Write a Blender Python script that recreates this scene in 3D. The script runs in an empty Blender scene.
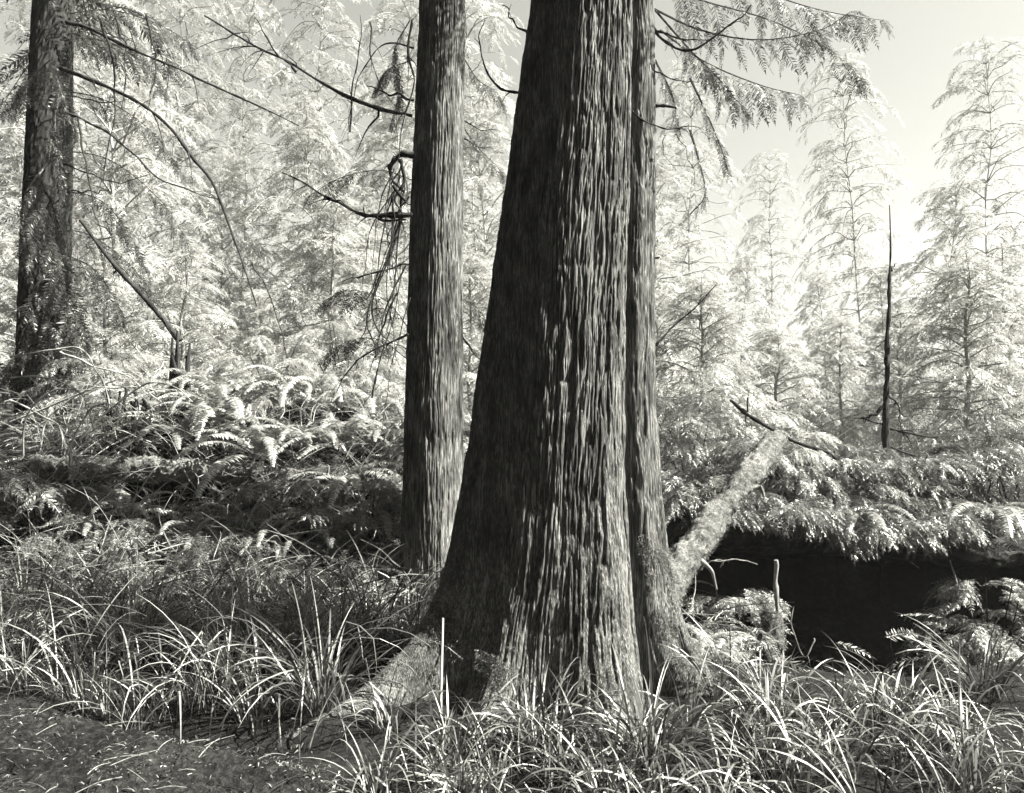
import bpy, math, random
import numpy as np
from mathutils import Vector, Matrix, Quaternion

rng = np.random.default_rng(7)
random.seed(7)
SC = bpy.context.scene
COL = SC.collection
PI = math.pi
UP = np.array([0., 0., 1.])

# ------------------------------------------------------------------ camera
F = 769.0
CAMZ = 1.6
PITCH = math.radians(2.5)
cam = bpy.data.cameras.new("camera")
cam.sensor_width = 36.0
cam.lens = 36.0 * F / 1024.0
cam.clip_start = 0.05
cam.clip_end = 1000
camo = bpy.data.objects.new("camera", cam)
COL.objects.link(camo)
camo.location = (0, 0, CAMZ)
camo.rotation_euler = (PI / 2 + PITCH, 0, 0)
SC.camera = camo


def P(px, py, d):
    """the place a point of the photograph has at depth d (metres in front of the camera)"""
    u = (px - 512.0) / F
    v = (396.5 - py) / F
    yy = math.cos(PITCH) - math.sin(PITCH) * v
    zz = math.sin(PITCH) + math.cos(PITCH) * v
    s = d / yy
    return np.array([u * s, d, CAMZ + zz * s])


# ------------------------------------------------------------------ noise
def _hash(i, j, seed):
    i = i.astype(np.int64)
    j = j.astype(np.int64)
    n = (i * 374761393 + j * 668265263 + seed * 1442695041) & 0x7fffffff
    n = ((n ^ (n >> 13)) * 1274126177) & 0x7fffffff
    n = ((n ^ (n >> 16)) * 1103515245) & 0x7fffffff
    return (n & 0xffffff) / float(0xffffff)


def vnoise(u, v, seed=0, per=0):
    u = np.asarray(u, float)
    v = np.asarray(v, float)
    i = np.floor(u)
    j = np.floor(v)
    fu = u - i
    fv = v - j
    fu = fu * fu * (3 - 2 * fu)
    fv = fv * fv * (3 - 2 * fv)
    i1 = i + 1
    if per:
        i = np.mod(i, per)
        i1 = np.mod(i1, per)
    a = _hash(i, j, seed)
    b = _hash(i1, j, seed)
    c = _hash(i, j + 1, seed)
    e = _hash(i1, j + 1, seed)
    return (a * (1 - fu) + b * fu) * (1 - fv) + (c * (1 - fu) + e * fu) * fv


def fbm(u, v, seed=0, oct=4):
    s = 0
    a = 0.5
    for k in range(oct):
        s = s + a * vnoise(u * 2 ** k + 17.3 * k, v * 2 ** k + 5.1 * k, seed + k)
        a *= 0.5
    return s


def sstep(a, b, x):
    t = np.clip((np.asarray(x, float) - a) / (b - a), 0, 1)
    return t * t * (3 - 2 * t)


# ------------------------------------------------------------------ materials
def new_mat(name):
    m = bpy.data.materials.new(name)
    m.use_nodes = True
    nt = m.node_tree
    nt.nodes.clear()
    out = nt.nodes.new("ShaderNodeOutputMaterial")
    return m, nt, out


def ramp(nt, src, stops):
    r = nt.nodes.new("ShaderNodeValToRGB")
    els = r.color_ramp.elements
    while len(els) < len(stops):
        els.new(0.5)
    for e, (p, g) in zip(els, stops):
        e.position = p
        e.color = (g * 1.0, g * 0.995, g * 0.95, 1)
    nt.links.new(src, r.inputs[0])
    return r.outputs[0]


def tex_noise(nt, scale, detail=4, vec=None, rough=0.6, dist=0.0):
    n = nt.nodes.new("ShaderNodeTexNoise")
    n.inputs["Scale"].default_value = scale
    n.inputs["Detail"].default_value = detail
    n.inputs["Roughness"].default_value = rough
    n.inputs["Distortion"].default_value = dist
    if vec is not None:
        nt.links.new(vec, n.inputs["Vector"])
    return n.outputs[0]


def mapped(nt, scl):
    tc = nt.nodes.new("ShaderNodeTexCoord")
    mp = nt.nodes.new("ShaderNodeMapping")
    mp.inputs["Scale"].default_value = scl
    nt.links.new(tc.outputs["Object"], mp.inputs["Vector"])
    return mp.outputs[0]


def bump(nt, h, strength, dist):
    b = nt.nodes.new("ShaderNodeBump")
    b.inputs["Strength"].default_value = strength
    b.inputs["Distance"].default_value = dist
    nt.links.new(h, b.inputs["Height"])
    return b.outputs[0]


def bark_mat(name, lo, mid, hi, scl=(60, 60, 3.0), bd=0.006):
    m, nt, out = new_mat(name)
    v = mapped(nt, scl)
    n = tex_noise(nt, 1.0, 6, v, 0.65, 0.4)
    n2 = tex_noise(nt, 9.0, 5, mapped(nt, (1, 1, 0.35)))
    mx = nt.nodes.new("ShaderNodeMath")
    mx.operation = "MULTIPLY_ADD"
    nt.links.new(n2, mx.inputs[0])
    mx.inputs[1].default_value = 0.45
    mx.inputs[2].default_value = -0.22
    ad = nt.nodes.new("ShaderNodeMath")
    ad.operation = "ADD"
    nt.links.new(n, ad.inputs[0])
    nt.links.new(mx.outputs[0], ad.inputs[1])
    c = ramp(nt, ad.outputs[0], [(0.30, lo), (0.5, mid), (0.68, hi)])
    b = nt.nodes.new("ShaderNodeBsdfPrincipled")
    b.inputs["Roughness"].default_value = 0.9
    b.inputs["Specular IOR Level"].default_value = 0.12
    nt.links.new(c, b.inputs["Base Color"])
    nt.links.new(bump(nt, n, 0.8, bd), b.inputs["Normal"])
    nt.links.new(b.outputs[0], out.inputs[0])
    return m


def leaf_mat(name, lo, hi, trans=0.35, gloss=0.06, rough=0.4, mid=None):
    m, nt, out = new_mat(name)
    g = nt.nodes.new("ShaderNodeNewGeometry")
    oi = nt.nodes.new("ShaderNodeObjectInfo")
    mx = nt.nodes.new("ShaderNodeMath")
    mx.operation = "MULTIPLY_ADD"
    nt.links.new(oi.outputs["Random"], mx.inputs[0])
    mx.inputs[1].default_value = 0.3
    mm = nt.nodes.new("ShaderNodeMath")
    mm.operation = "MULTIPLY"
    nt.links.new(g.outputs["Random Per Island"], mm.inputs[0])
    mm.inputs[1].default_value = 0.7
    nt.links.new(mm.outputs[0], mx.inputs[2])
    c = ramp(nt, mx.outputs[0], [(0.0, lo), (0.6, (lo + hi) / 2 if mid is None else mid), (1.0, hi)])
    d = nt.nodes.new("ShaderNodeBsdfDiffuse")
    t = nt.nodes.new("ShaderNodeBsdfTranslucent")
    nt.links.new(c, d.inputs[0])
    nt.links.new(c, t.inputs[0])
    s = nt.nodes.new("ShaderNodeMixShader")
    s.inputs[0].default_value = trans
    nt.links.new(d.outputs[0], s.inputs[1])
    nt.links.new(t.outputs[0], s.inputs[2])
    gl = nt.nodes.new("ShaderNodeBsdfGlossy")
    gl.inputs["Roughness"].default_value = rough
    gl.inputs[0].default_value = (0.9, 0.9, 0.87, 1)
    s2 = nt.nodes.new("ShaderNodeMixShader")
    s2.inputs[0].default_value = gloss
    nt.links.new(s.outputs[0], s2.inputs[1])
    nt.links.new(gl.outputs[0], s2.inputs[2])
    nt.links.new(s2.outputs[0], out.inputs[0])
    return m


def ground_mat(name, lo, mid, hi, sc=14.0, bd=0.03):
    m, nt, out = new_mat(name)
    n = tex_noise(nt, sc, 8, mapped(nt, (1, 1, 1)), 0.75)
    n2 = tex_noise(nt, 2.0, 4, mapped(nt, (1, 1, 1)))
    ad = nt.nodes.new("ShaderNodeMath")
    ad.operation = "MULTIPLY_ADD"
    nt.links.new(n2, ad.inputs[0])
    ad.inputs[1].default_value = 0.4
    nt.links.new(n, ad.inputs[2])
    sb = nt.nodes.new("ShaderNodeMath")
    sb.operation = "SUBTRACT"
    nt.links.new(ad.outputs[0], sb.inputs[0])
    sb.inputs[1].default_value = 0.2
    c = ramp(nt, sb.outputs[0], [(0.35, lo), (0.5, mid), (0.65, hi)])
    b = nt.nodes.new("ShaderNodeBsdfPrincipled")
    b.inputs["Roughness"].default_value = 0.95
    b.inputs["Specular IOR Level"].default_value = 0.1
    nt.links.new(c, b.inputs["Base Color"])
    nt.links.new(bump(nt, n, 1.0, bd), b.inputs["Normal"])
    nt.links.new(b.outputs[0], out.inputs[0])
    return m


M = dict(
    faint=bark_mat("cane_and_painted_sun_bark", 0.15, 0.25, 0.35, (30, 30, 6), 0.002),  # far bark with sun glare put into its colour; also dry canes and twigs
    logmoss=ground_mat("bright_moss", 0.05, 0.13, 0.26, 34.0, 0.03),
    mossleaf=leaf_mat("moss_tuft", 0.06, 0.30, 0.4, 0.02),
    hang=leaf_mat("hanging_spray", 0.03, 0.10, 0.5, 0.03),
    cedar=bark_mat("cedar_bark", 0.006, 0.055, 0.22, (130, 130, 3.6), 0.012),
    slim=bark_mat("hemlock_bark", 0.004, 0.055, 0.23, (130, 130, 6), 0.009),
    dark=bark_mat("dark_bark", 0.012, 0.022, 0.04, (40, 40, 8), 0.004),
    pale=bark_mat("weathered_twig", 0.07, 0.15, 0.26, (50, 50, 12), 0.002),
    moss=ground_mat("moss", 0.03, 0.08, 0.15, 30.0, 0.03),
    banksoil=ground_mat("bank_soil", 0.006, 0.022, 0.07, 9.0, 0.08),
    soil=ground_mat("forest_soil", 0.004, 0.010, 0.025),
    pathm=ground_mat("mossy_path", 0.004, 0.015, 0.05, 26.0, 0.05),
    leaf=leaf_mat("bough_leaf", 0.04, 0.17),
    leafdark=leaf_mat("bough_leaf_painted_shade", 0.015, 0.05, 0.25, 0.04),  # dark copy of the bough leaf, shade put into its colour
    leafpale=leaf_mat("bough_leaf_painted_sun", 0.22, 0.42, 0.5),  # pale copy of the bough leaf, sun glare put into its colour
    fern=leaf_mat("fern_leaf", 0.12, 0.45, 0.35, 0.06),
    grass=leaf_mat("grass_blade", 0.005, 0.42, 0.35, 0.05, 0.45, 0.06),
    under=leaf_mat("undergrowth_leaf", 0.008, 0.42, 0.3, 0.06, 0.4, 0.12),
    stake=bark_mat("cut_wood", 0.25, 0.35, 0.45, (30, 30, 4), 0.001),
)


# ------------------------------------------------------------------ mesh helpers
class MB:
    """collects quads"""

    def __init__(self):
        self.v = []
        self.q = []
        self.m = []
        self.n = 0

    def add(self, v, q, mi=0):
        v = np.asarray(v, float).reshape(-1, 3)
        q = np.asarray(q, np.int64).reshape(-1, 4)
        self.v.append(v)
        self.q.append(q + self.n)
        self.m.append(np.full(len(q), mi, np.int32))
        self.n += len(v)

    def build(self, name, mats, parent=None, origin=None, smooth=False):
        V = np.concatenate(self.v) if self.v else np.zeros((0, 3))
        Q = np.concatenate(self.q)
        MI = np.concatenate(self.m)
        if origin is not None:
            V = V - np.asarray(origin)
        me = bpy.data.meshes.new(name)
        me.vertices.add(len(V))
        me.vertices.foreach_set("co", V.astype(np.float32).ravel())
        me.loops.add(len(Q) * 4)
        me.loops.foreach_set("vertex_index", Q.astype(np.int32).ravel())
        me.polygons.add(len(Q))
        me.polygons.foreach_set("loop_start", np.arange(0, len(Q) * 4, 4, dtype=np.int32))
        me.polygons.foreach_set("material_index", MI)
        me.polygons.foreach_set("use_smooth", np.full(len(Q), smooth, dtype=bool))
        if not isinstance(mats, (list, tuple)):
            mats = [mats]
        for m in mats:
            me.materials.append(m)
        me.update(calc_edges=True)
        o = bpy.data.objects.new(name, me)
        COL.objects.link(o)
        if parent is not None:
            o.parent = parent
        elif origin is not None:
            o.location = origin
        return o


def tag(o, label=None, cat=None, group=None, kind=None):
    if label:
        o["label"] = label
    if cat:
        o["category"] = cat
    if group:
        o["group"] = group
    if kind:
        o["kind"] = kind
    return o


def empty(name, loc, label, cat, group=None):
    o = bpy.data.objects.new(name, None)
    o.empty_display_size = 0.2
    COL.objects.link(o)
    o.location = loc
    return tag(o, label, cat, group)


def copy_thing(src, loc, rz, s, label, group=None):
    c = src.copy()
    COL.objects.link(c)
    c.location = loc
    c.rotation_euler = (rng.uniform(-0.06, 0.06), rng.uniform(-0.06, 0.06), rz)
    c.scale = (s, s, s)
    c["label"] = label
    if group:
        c["group"] = group
    for ch in list(src.children):
        k = ch.copy()
        COL.objects.link(k)
        k.parent = c
    return c


def smooth_path(pts, n):
    pts = np.asarray(pts, float)
    k = len(pts)
    if k == 2:
        t = np.linspace(0, 1, n)[:, None]
        return pts[0] * (1 - t) + pts[1] * t
    ext = np.vstack([2 * pts[0] - pts[1], pts, 2 * pts[-1] - pts[-2]])
    out = []
    for t in np.linspace(0, k - 1 - 1e-6, n):
        i = int(t)
        f = t - i
        a, b, c, e = ext[i], ext[i + 1], ext[i + 2], ext[i + 3]
        out.append(0.5 * ((2 * b) + (-a + c) * f + (2 * a - 5 * b + 4 * c - e) * f * f + (-a + 3 * b - 3 * c + e) * f ** 3))
    return np.array(out)


def norm(v):
    v = np.asarray(v, float)
    return v / np.maximum(np.linalg.norm(v, axis=-1, keepdims=True), 1e-9)


def tube(mb, pts, r, ns=6, mi=0, rough=0.0, cap=True):
    pts = np.asarray(pts, float)
    n = len(pts)
    r = np.broadcast_to(np.asarray(r, float), (n,))
    T = norm(np.gradient(pts, axis=0))
    ref = np.array([0.31, 0.83, 0.46])
    A = norm(np.cross(T, ref))
    B = np.cross(T, A)
    th = np.linspace(0, 2 * PI, ns, endpoint=False)
    rr = r[:, None] * (1 + rough * (rng.random((n, ns)) - 0.5))
    V = pts[:, None, :] + rr[..., None] * (np.cos(th)[None, :, None] * A[:, None] + np.sin(th)[None, :, None] * B[:, None])
    V = V.reshape(-1, 3)
    i = np.arange(n - 1)[:, None]
    j = np.arange(ns)[None, :]
    Q = np.stack([i * ns + j, i * ns + (j + 1) % ns, (i + 1) * ns + (j + 1) % ns, (i + 1) * ns + j], -1)
    mb.add(V, Q, mi)
    if cap and ns >= 4:
        for base, rad in ((0, r[0]), ((n - 1) * ns, r[-1])):
            if rad > 0.012:
                c = V[base:base + ns].mean(0)
                vv = np.vstack([V[base:base + ns], c])
                qq = [[k, (k + 1) % ns, ns, ns] for k in range(ns)]
                # quads only: pair neighbouring edges
                qq = [[k, (k + 1) % ns, (k + 2) % ns, ns] for k in range(0, ns - ns % 2, 2)]
                mb.add(vv, qq, mi)


def wob(pts, amp, n):
    p = smooth_path(pts, n)
    k = max(3, n // 3)
    w = smooth_path(rng.normal(0, amp, (k, 3)), n)
    w[0] = 0
    return p + w


# ------------------------------------------------------------------ leaf sprays
def make_spray(npairs, ang, ll, lw, droop, seed):
    """flat spray along +X, length 1: two rows of small pointed leaflets on a drooping midrib"""
    r = np.random.default_rng(seed)
    V = []
    Q = []
    n = 0
    for i in range(npairs):
        t = (i + 0.6) / npairs
        L = ll * (0.35 + 1.0 * math.sin(PI * min(1, 0.16 + 0.84 * t)) ** 0.8) * r.uniform(0.8, 1.2)
        for s in (-1, 1):
            if r.random() < 0.06:
                continue
            a = ang * r.uniform(0.8, 1.2)
            b = np.array([t + r.uniform(-0.2, 0.2) / npairs, 0, -droop * t * t])
            dd = np.array([math.cos(a), s * math.sin(a), -2 * droop * t * 0.6 + r.uniform(-0.25, 0.1)])
            dd /= np.linalg.norm(dd)
            sd = norm(np.cross(dd, [0, 0, 1]))
            sd = sd * math.cos(0.4) + np.array([0, 0, 1]) * r.uniform(-0.5, 0.5)
            w = lw * r.uniform(0.75, 1.25)
            q = [b, b + dd * L * 0.4 + sd * w, b + dd * L, b + dd * L * 0.4 - sd * w]
            V += q
            Q.append([n, n + 1, n + 2, n + 3])
            n += 4
    # tip leaflet and midrib
    b = np.array([0.94, 0, -droop * 0.88])
    V += [b, b + [0.08, lw, -droop * .1], b + [0.2, 0, -droop * 0.4], b + [0.08, -lw, -droop * .1]]
    Q.append([n, n + 1, n + 2, n + 3])
    n += 4
    for k in range(3):
        t0, t1 = k / 3, (k + 1) / 3
        w = 0.008
        V += [[t0, -w, -droop * t0 * t0], [t0, w, -droop * t0 * t0], [t1, w * .6, -droop * t1 * t1], [t1, -w * .6, -droop * t1 * t1]]
        Q.append([n, n + 1, n + 2, n + 3])
        n += 4
    return np.array(V, float), np.array(Q)


SPRAYS = [make_spray(9, 0.85, 0.20, 0.030, 0.25, s) for s in range(5)]
SPRAYS_FINE = [make_spray(13, 0.95, 0.17, 0.020, 0.3, 20 + s) for s in range(5)]


def place_sprays(mb, lib, pos, dirs, nrm, scale, mi=0):
    """every spray: +X along dirs, +Z roughly along nrm"""
    pos = np.asarray(pos, float)
    X = norm(dirs)
    Y = norm(np.cross(nrm, X))
    Z = np.cross(X, Y)
    scale = np.asarray(scale, float)
    which = rng.integers(0, len(lib), len(pos))
    for k, (V, Q) in enumerate(lib):
        idx = np.nonzero(which == k)[0]
        if not len(idx):
            continue
        R = np.stack([X[idx], Y[idx], Z[idx]], -1) * scale[idx][:, None, None]
        W = np.einsum("mij,vj->mvi", R, V) + pos[idx][:, None, :]
        QQ = Q[None] + (np.arange(len(idx)) * len(V))[:, None, None]
        mb.add(W, QQ, mi)


def bough(mb, p0, d, L, droop=0.35, nsec=14, sec=0.35, lib=None, r0=0.008, leaf=0, wood=1, hang=0.25, axis=None, sparse=0.0):
    """a conifer bough: a drooping limb with side sprays in two rows"""
    lib = lib or SPRAYS
    if axis is None:
        d = norm(d)
        t = np.linspace(0, 1, 10)[:, None]
        side = norm(np.cross(d, UP) + 1e-6)
        w = smooth_path(rng.normal(0, 0.035 * L, (4, 3)), 10)
        w[0] = 0
        pts = np.asarray(p0) + d * L * t - UP * (droop * L * t ** 2.0) + w
    else:
        pts = smooth_path(axis, 14)
        L = np.linalg.norm(np.diff(pts, axis=0), axis=1).sum()
    n = len(pts)
    tube(mb, pts, np.linspace(r0, r0 * 0.25, n), 4, wood, cap=False)
    T = norm(np.gradient(pts, axis=0))
    tt = np.linspace(0.12, 1.0, nsec)
    pos, dr, nm, sc = [], [], [], []
    for i, t in enumerate(tt):
        f = t * (n - 1)
        k = min(int(f), n - 2)
        p = pts[k] + (pts[k + 1] - pts[k]) * (f - k)
        T0 = T[k]
        sd = norm(np.cross(T0, UP))
        for s in (-1, 1):
            if rng.random() < sparse:
                continue
            a = rng.uniform(0.6, 1.1)
            v = T0 * math.cos(a) + sd * s * math.sin(a) - UP * (hang + rng.uniform(-0.15, 0.3))
            pos.append(p)
            dr.append(v)
            nm.append(UP + rng.normal(0, 0.3, 3))
            sc.append(sec * (0.45 + 0.75 * math.sin(PI * (0.12 + 0.78 * t))) * rng.uniform(0.7, 1.25))
    pos.append(pts[-1]); dr.append(T[-1] - UP * hang); nm.append(UP); sc.append(sec * 0.7)
    place_sprays(mb, lib, pos, dr, nm, sc, leaf)
    # subordinate sprays
    if pos:
        pos = np.array(pos); dr = norm(dr); sc = np.array(sc)
        tipf = rng.uniform(0.35, 0.7, len(pos))
        p2 = pos + dr * (sc * tipf)[:, None]
        sdv = norm(np.cross(dr, UP + 1e-3))
        sg = np.where(rng.random(len(pos)) < 0.5, -1, 1)[:, None]
        d2 = dr * 0.7 + sdv * sg * 0.7 - UP * 0.25
        place_sprays(mb, lib, p2, d2, np.tile(UP, (len(pos), 1)) + rng.normal(0, 0.3, (len(pos), 3)), sc * 0.6, leaf)


def make_conifer(name, H, r0, nb, z0, Lb, label, cat, leafmat, barkmat, droop=0.35, sec=0.35, nsec=12, sparse=0.0, loc=(0, 0, 0), lib=None, group=None, lean=0.02, dead=6, pow_=0.8, elev=0.25):
    root = empty(name, loc, label, cat, group)
    tr = MB()
    pts = wob([[0, 0, -0.3], [lean * H * 0.5, 0, H * 0.5], [lean * H, 0, H]], 0.006 * H, 24)
    rad = np.linspace(r0, 0.006, 24)
    rad[0] *= 1.3
    tube(tr, pts, rad, 9, 0, 0.12)
    for i in range(dead):
        z = rng.uniform(0.08, 0.9) * H
        k = int((z + 0.3) / (H + 0.3) * 23)
        a = rng.uniform(0, 2 * PI)
        l = rng.uniform(0.15, 0.5) * Lb
        dv = np.array([math.cos(a), math.sin(a), rng.uniform(-0.4, 0.2)])
        tube(tr, wob([pts[k], pts[k] + dv * l * .5, pts[k] + dv * l - UP * l * .2], 0.03 * l, 6), np.linspace(0.008, 0.002, 6), 4, cap=False)
    tr.build("trunk", barkmat, root)
    cr = MB()
    for i in range(nb):
        t = (i + rng.random()) / nb
        z = z0 + (H - z0) * t
        k = min(23, int((z + 0.3) / (H + 0.3) * 23))
        a = i * 2.39996 + rng.uniform(-0.5, 0.5)
        L = Lb * (1 - t) ** pow_ * rng.uniform(0.55, 1.15) + 0.12 * Lb
        e = elev + 0.5 * t + rng.uniform(-0.2, 0.2)
        dv = np.array([math.cos(a) * math.cos(e), math.sin(a) * math.cos(e), math.sin(e)])
        bough(cr, pts[k], dv, L, droop * rng.uniform(0.6, 1.4), max(4, int(nsec * (0.4 + 0.6 * L / Lb))), sec * (0.6 + 0.4 * L / Lb), lib, 0.006 + 0.006 * L, sparse=sparse)
    cr.build("crown", [leafmat, barkmat], root)
    return root


# ------------------------------------------------------------------ terrain
def ground_h(x, y):
    x = np.asarray(x, float)
    y = np.asarray(y, float)
    left = sstep(1.6, 0.2, x)
    z = left * sstep(6.8, 9.4, y) * 1.5 + (1 - left) * sstep(7.9, 9.2, y) * 0.8
    z = z + sstep(10, 30, y) * 1.0 + 0.45 * np.exp(-((x + 2.9) / 1.7) ** 2 - ((y - 10.2) / 1.1) ** 2) + sstep(30, 90, y) * 2.0
    pit = np.exp(-(((x - 3.6) / 2.2) ** 2) ** 1.5 - (((y - 6.9) / 1.25) ** 2) ** 2)
    z = z - 0.75 * pit
    z = z - 0.16 * np.exp(-((x + 2.2) / 1.3) ** 2 - ((y - 4.6 + 0.36 * (x + 2.2)) / 0.35) ** 2)
    # the mossy path along the lower left
    pm = sstep(4.45, 4.15, y + 0.36 * (x + 2.8)) * sstep(-0.7, -1.1, x)
    z = z + 0.10 * pm
    z = z + 0.10 * (fbm(x * 0.9 + 40, y * 0.9 + 11, 3) - 0.47) * 2 + 0.05 * (fbm(x * 4 + 9, y * 4, 5) - 0.47) * 2
    return z


def build_ground():
    def axis(lo, hi, c, n, k):
        t = np.linspace(-1, 1, n)
        s = np.sinh(t * k) / math.sinh(k)
        return np.where(s < 0, c + s * (c - lo), c + s * (hi - c))
    xs = axis(-150, 150, 0, 420, 5.5)
    ys = axis(-60, 240, 5.0, 460, 5.0)
    X, Y = np.meshgrid(xs, ys)
    Z = ground_h(X, Y)
    V = np.stack([X, Y, Z], -1).reshape(-1, 3)
    nx = len(xs)
    i = np.arange(len(ys) - 1)[:, None]
    j = np.arange(nx - 1)[None]
    Q = np.stack([i * nx + j, i * nx + j + 1, (i + 1) * nx + j + 1, (i + 1) * nx + j], -1)
    mb = MB()
    mb.add(V, Q)
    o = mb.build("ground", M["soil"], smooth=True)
    tag(o, "dark forest floor of soil and litter", None, None, "structure")


build_ground()


def build_path():
    xs = np.arange(-4.2, -0.72, 0.012)
    ys = np.arange(1.2, 4.75, 0.016)
    X, Y = np.meshgrid(xs, ys)
    edge = 4.36 - 0.36 * (X + 2.8) + 0.10 * (fbm(X * 2.2, X * 0 + 3, 31) - .47) * 2
    Z = ground_h(X, Y) + 0.012
    rough = fbm(X * 9, Y * 9, 77, 5)
    Z = Z + 0.05 * (rough - 0.35) + 0.03 * vnoise(X * 45, Y * 45, 4)
    drop = sstep(edge - 0.10, edge + 0.02, Y) + sstep(-0.95, -0.75, X)
    Z = Z - 0.22 * drop
    V = np.stack([X, Y, Z], -1).reshape(-1, 3)
    nx = len(xs)
    i = np.arange(len(ys) - 1)[:, None]
    j = np.arange(nx - 1)[None]
    Q = np.stack([i * nx + j, i * nx + j + 1, (i + 1) * nx + j + 1, (i + 1) * nx + j], -1)
    mb = MB()
    mb.add(V, Q)
    o = mb.build("path", M["pathm"], smooth=True)
    tag(o, "mossy trodden path at the near left corner", None, None, "structure")


build_path()


def build_bank():
    """overhanging earth bank above the dark hollow"""
    xs = np.arange(0.9, 9.0, 0.03)
    prof = smooth_path([[7.7, -1.0], [8.5, -0.6], [8.75, -0.1], [8.3, 0.25], [7.6, 0.38], [7.3, 0.5], [7.5, 0.66], [8.2, 0.8], [9.5, 0.85], [11, 0.8]], 80)
    X = np.repeat(xs[:, None], len(prof), 1)
    S = np.repeat(np.arange(len(prof))[None] * 0.05, len(xs), 0)
    Y = prof[None, :, 0] + 0.9 * (fbm(X * 0.7, S * 0.5, 51) - 0.47) + 0.16 * (fbm(X * 5, S * 5, 52) - 0.47)
    Z = prof[None, :, 1] + 0.35 * (fbm(X * 0.8 + 7, S * 0.4, 53) - 0.47) + 0.12 * (fbm(X * 6, S * 6, 54) - 0.47)
    # the left end sinks into the ground
    Z = Z - 0.9 * sstep(1.9, 0.9, X)
    Y = Y + 0.0 * X
    V = np.stack([X, Y, Z], -1).reshape(-1, 3)
    n = len(prof)
    i = np.arange(len(xs) - 1)[:, None]
    j = np.arange(n - 1)[None]
    Q = np.stack([i * n + j, i * n + j + 1, (i + 1) * n + j + 1, (i + 1) * n + j], -1)
    mb = MB()
    mb.add(V, Q)
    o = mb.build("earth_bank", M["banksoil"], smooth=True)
    tag(o, "overhanging earth bank above the dark hollow", None, None, "structure")


build_bank()


# ------------------------------------------------------------------ the two big trunks
def bark_disp(TH, Z, R, strips, seed, amp):
    """stringy furrowed bark: long vertical ridges that split and join"""
    u = TH / (2 * PI)
    w = 0.8 * (vnoise(u * 10, Z * 0.8, seed, 10) - 0.5) + 0.5 * (vnoise(u * 30, Z * 2.6, seed + 1, 30) - 0.5) + 0.08 * (vnoise(u * 90, Z * 7.0, seed + 8, 90) - 0.5)
    n1 = vnoise(u * strips + w, Z * 1.0, seed + 2, strips)
    f1 = 1 - np.abs(2 * n1 - 1)          # 1 on the furrow line
    gate = sstep(0.25, 0.6, vnoise(u * strips * 0.5, Z * 1.7, seed + 9, strips // 2))
    f1 = np.clip((f1 - 0.70) / 0.30, 0, 1) ** 0.9 * (0.35 + 0.65 * gate)
    s2 = int(strips * 2.4)
    n2 = vnoise(u * s2 + w * 2, Z * 2.9, seed + 3, s2)
    f2 = np.clip((1 - np.abs(2 * n2 - 1) - 0.62) / 0.38, 0, 1)
    s3 = int(strips * 5)
    n3 = vnoise(u * s3 + w * 4, Z * 5.5, seed + 4, s3)
    f3 = np.clip((1 - np.abs(2 * n3 - 1) - 0.5) / 0.5, 0, 1)
    s4 = int(strips * 9)
    n4 = vnoise(u * s4 + w * 5, Z * 13.0, seed + 5, s4)
    n5 = vnoise(u * s3 + w * 3, Z * 30.0, seed + 6, s3)
    flake = np.floor(3 * vnoise(u * strips * 1.5 + w, Z * 4.5, seed + 7, int(strips * 1.5))) / 3
    patch = vnoise(u * 50, Z * 12, seed + 12, 50)
    return amp * (-1.3 * f1 - 0.95 * f2 - 0.6 * f3 + 0.55 * (n4 - 0.5) + 0.3 * (n5 - 0.5) + 0.25 * n1 + 0.5 * flake + 0.5 * (patch - 0.5))


def trunk_mesh(name, parent, zs, th, axis, left, right, depthf, lobes, strips, amp, seed, mat):
    """axis(z)->x,y; left/right(z) half widths; lobes: (theta, width, amp(z)); theta=-90deg faces the camera"""
    TH, Z = np.meshgrid(th, zs)
    ax, ay = axis(Z)
    c = np.cos(TH)
    s = np.sin(TH)
    wl = left(Z)
    wr = right(Z)
    a = np.where(c < 0, wl, wr)
    b = depthf(Z)
    r = 1.0 / np.sqrt((c / a) ** 2 + (s / b) ** 2)
    for (t0, wd, am) in lobes:
        dt = np.angle(np.exp(1j * (TH - t0)))
        r = r + am(Z) * np.exp(-(dt / wd) ** 2)
    r = r + bark_disp(TH, Z, r, strips, seed, amp)
    X = ax + r * c
    Y = ay + r * s
    V = np.stack([X, Y, Z], -1).reshape(-1, 3)
    n = len(th)
    i = np.arange(len(zs) - 1)[:, None]
    j = np.arange(n)[None]
    Q = np.stack([i * n + j, i * n + (j + 1) % n, (i + 1) * n + (j + 1) % n, (i + 1) * n + j], -1)
    mb = MB()
    mb.add(V, Q)
    loc = np.array(parent.location)
    return mb.build(name, mat, parent, origin=loc, smooth=True)


def D(deg):
    return math.radians(deg)


DC = 5.2
edge_l = [(-60, 538), (22, 528), (100, 517), (200, 503), (300, 489), (400, 474), (500, 459), (560, 448), (600, 438), (650, 424), (690, 415), (760, 408)]
edge_r = [(-60, 650), (22, 651), (100, 652), (200, 652), (300, 650), (400, 651), (500, 655), (560, 660), (600, 664), (650, 672), (690, 678), (760, 684)]


def edge_fun(tab, d):
    pts = np.array([P(x, y, d) for (y, x) in tab])
    zz = pts[::-1, 2]
    xx = pts[::-1, 0]

    def f(Z):
        r = np.interp(Z, zz, xx)
        return r
    return f


EL = edge_fun(edge_l, DC)
ER = edge_fun(edge_r, DC)
ztop = P(0, -60, DC)[2]


def cx(Z):
    base = 0.5 * (EL(Z) + ER(Z))
    return base


def big_axis(Z):
    return cx(Z), DC + 0 * Z + 0.05


def big_left(Z):
    w = np.maximum(cx(Z) - EL(Z), 0.05)
    k = np.clip((Z - ztop) / 8.0, 0, 1)
    return w * (1 - 0.7 * k)


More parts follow.
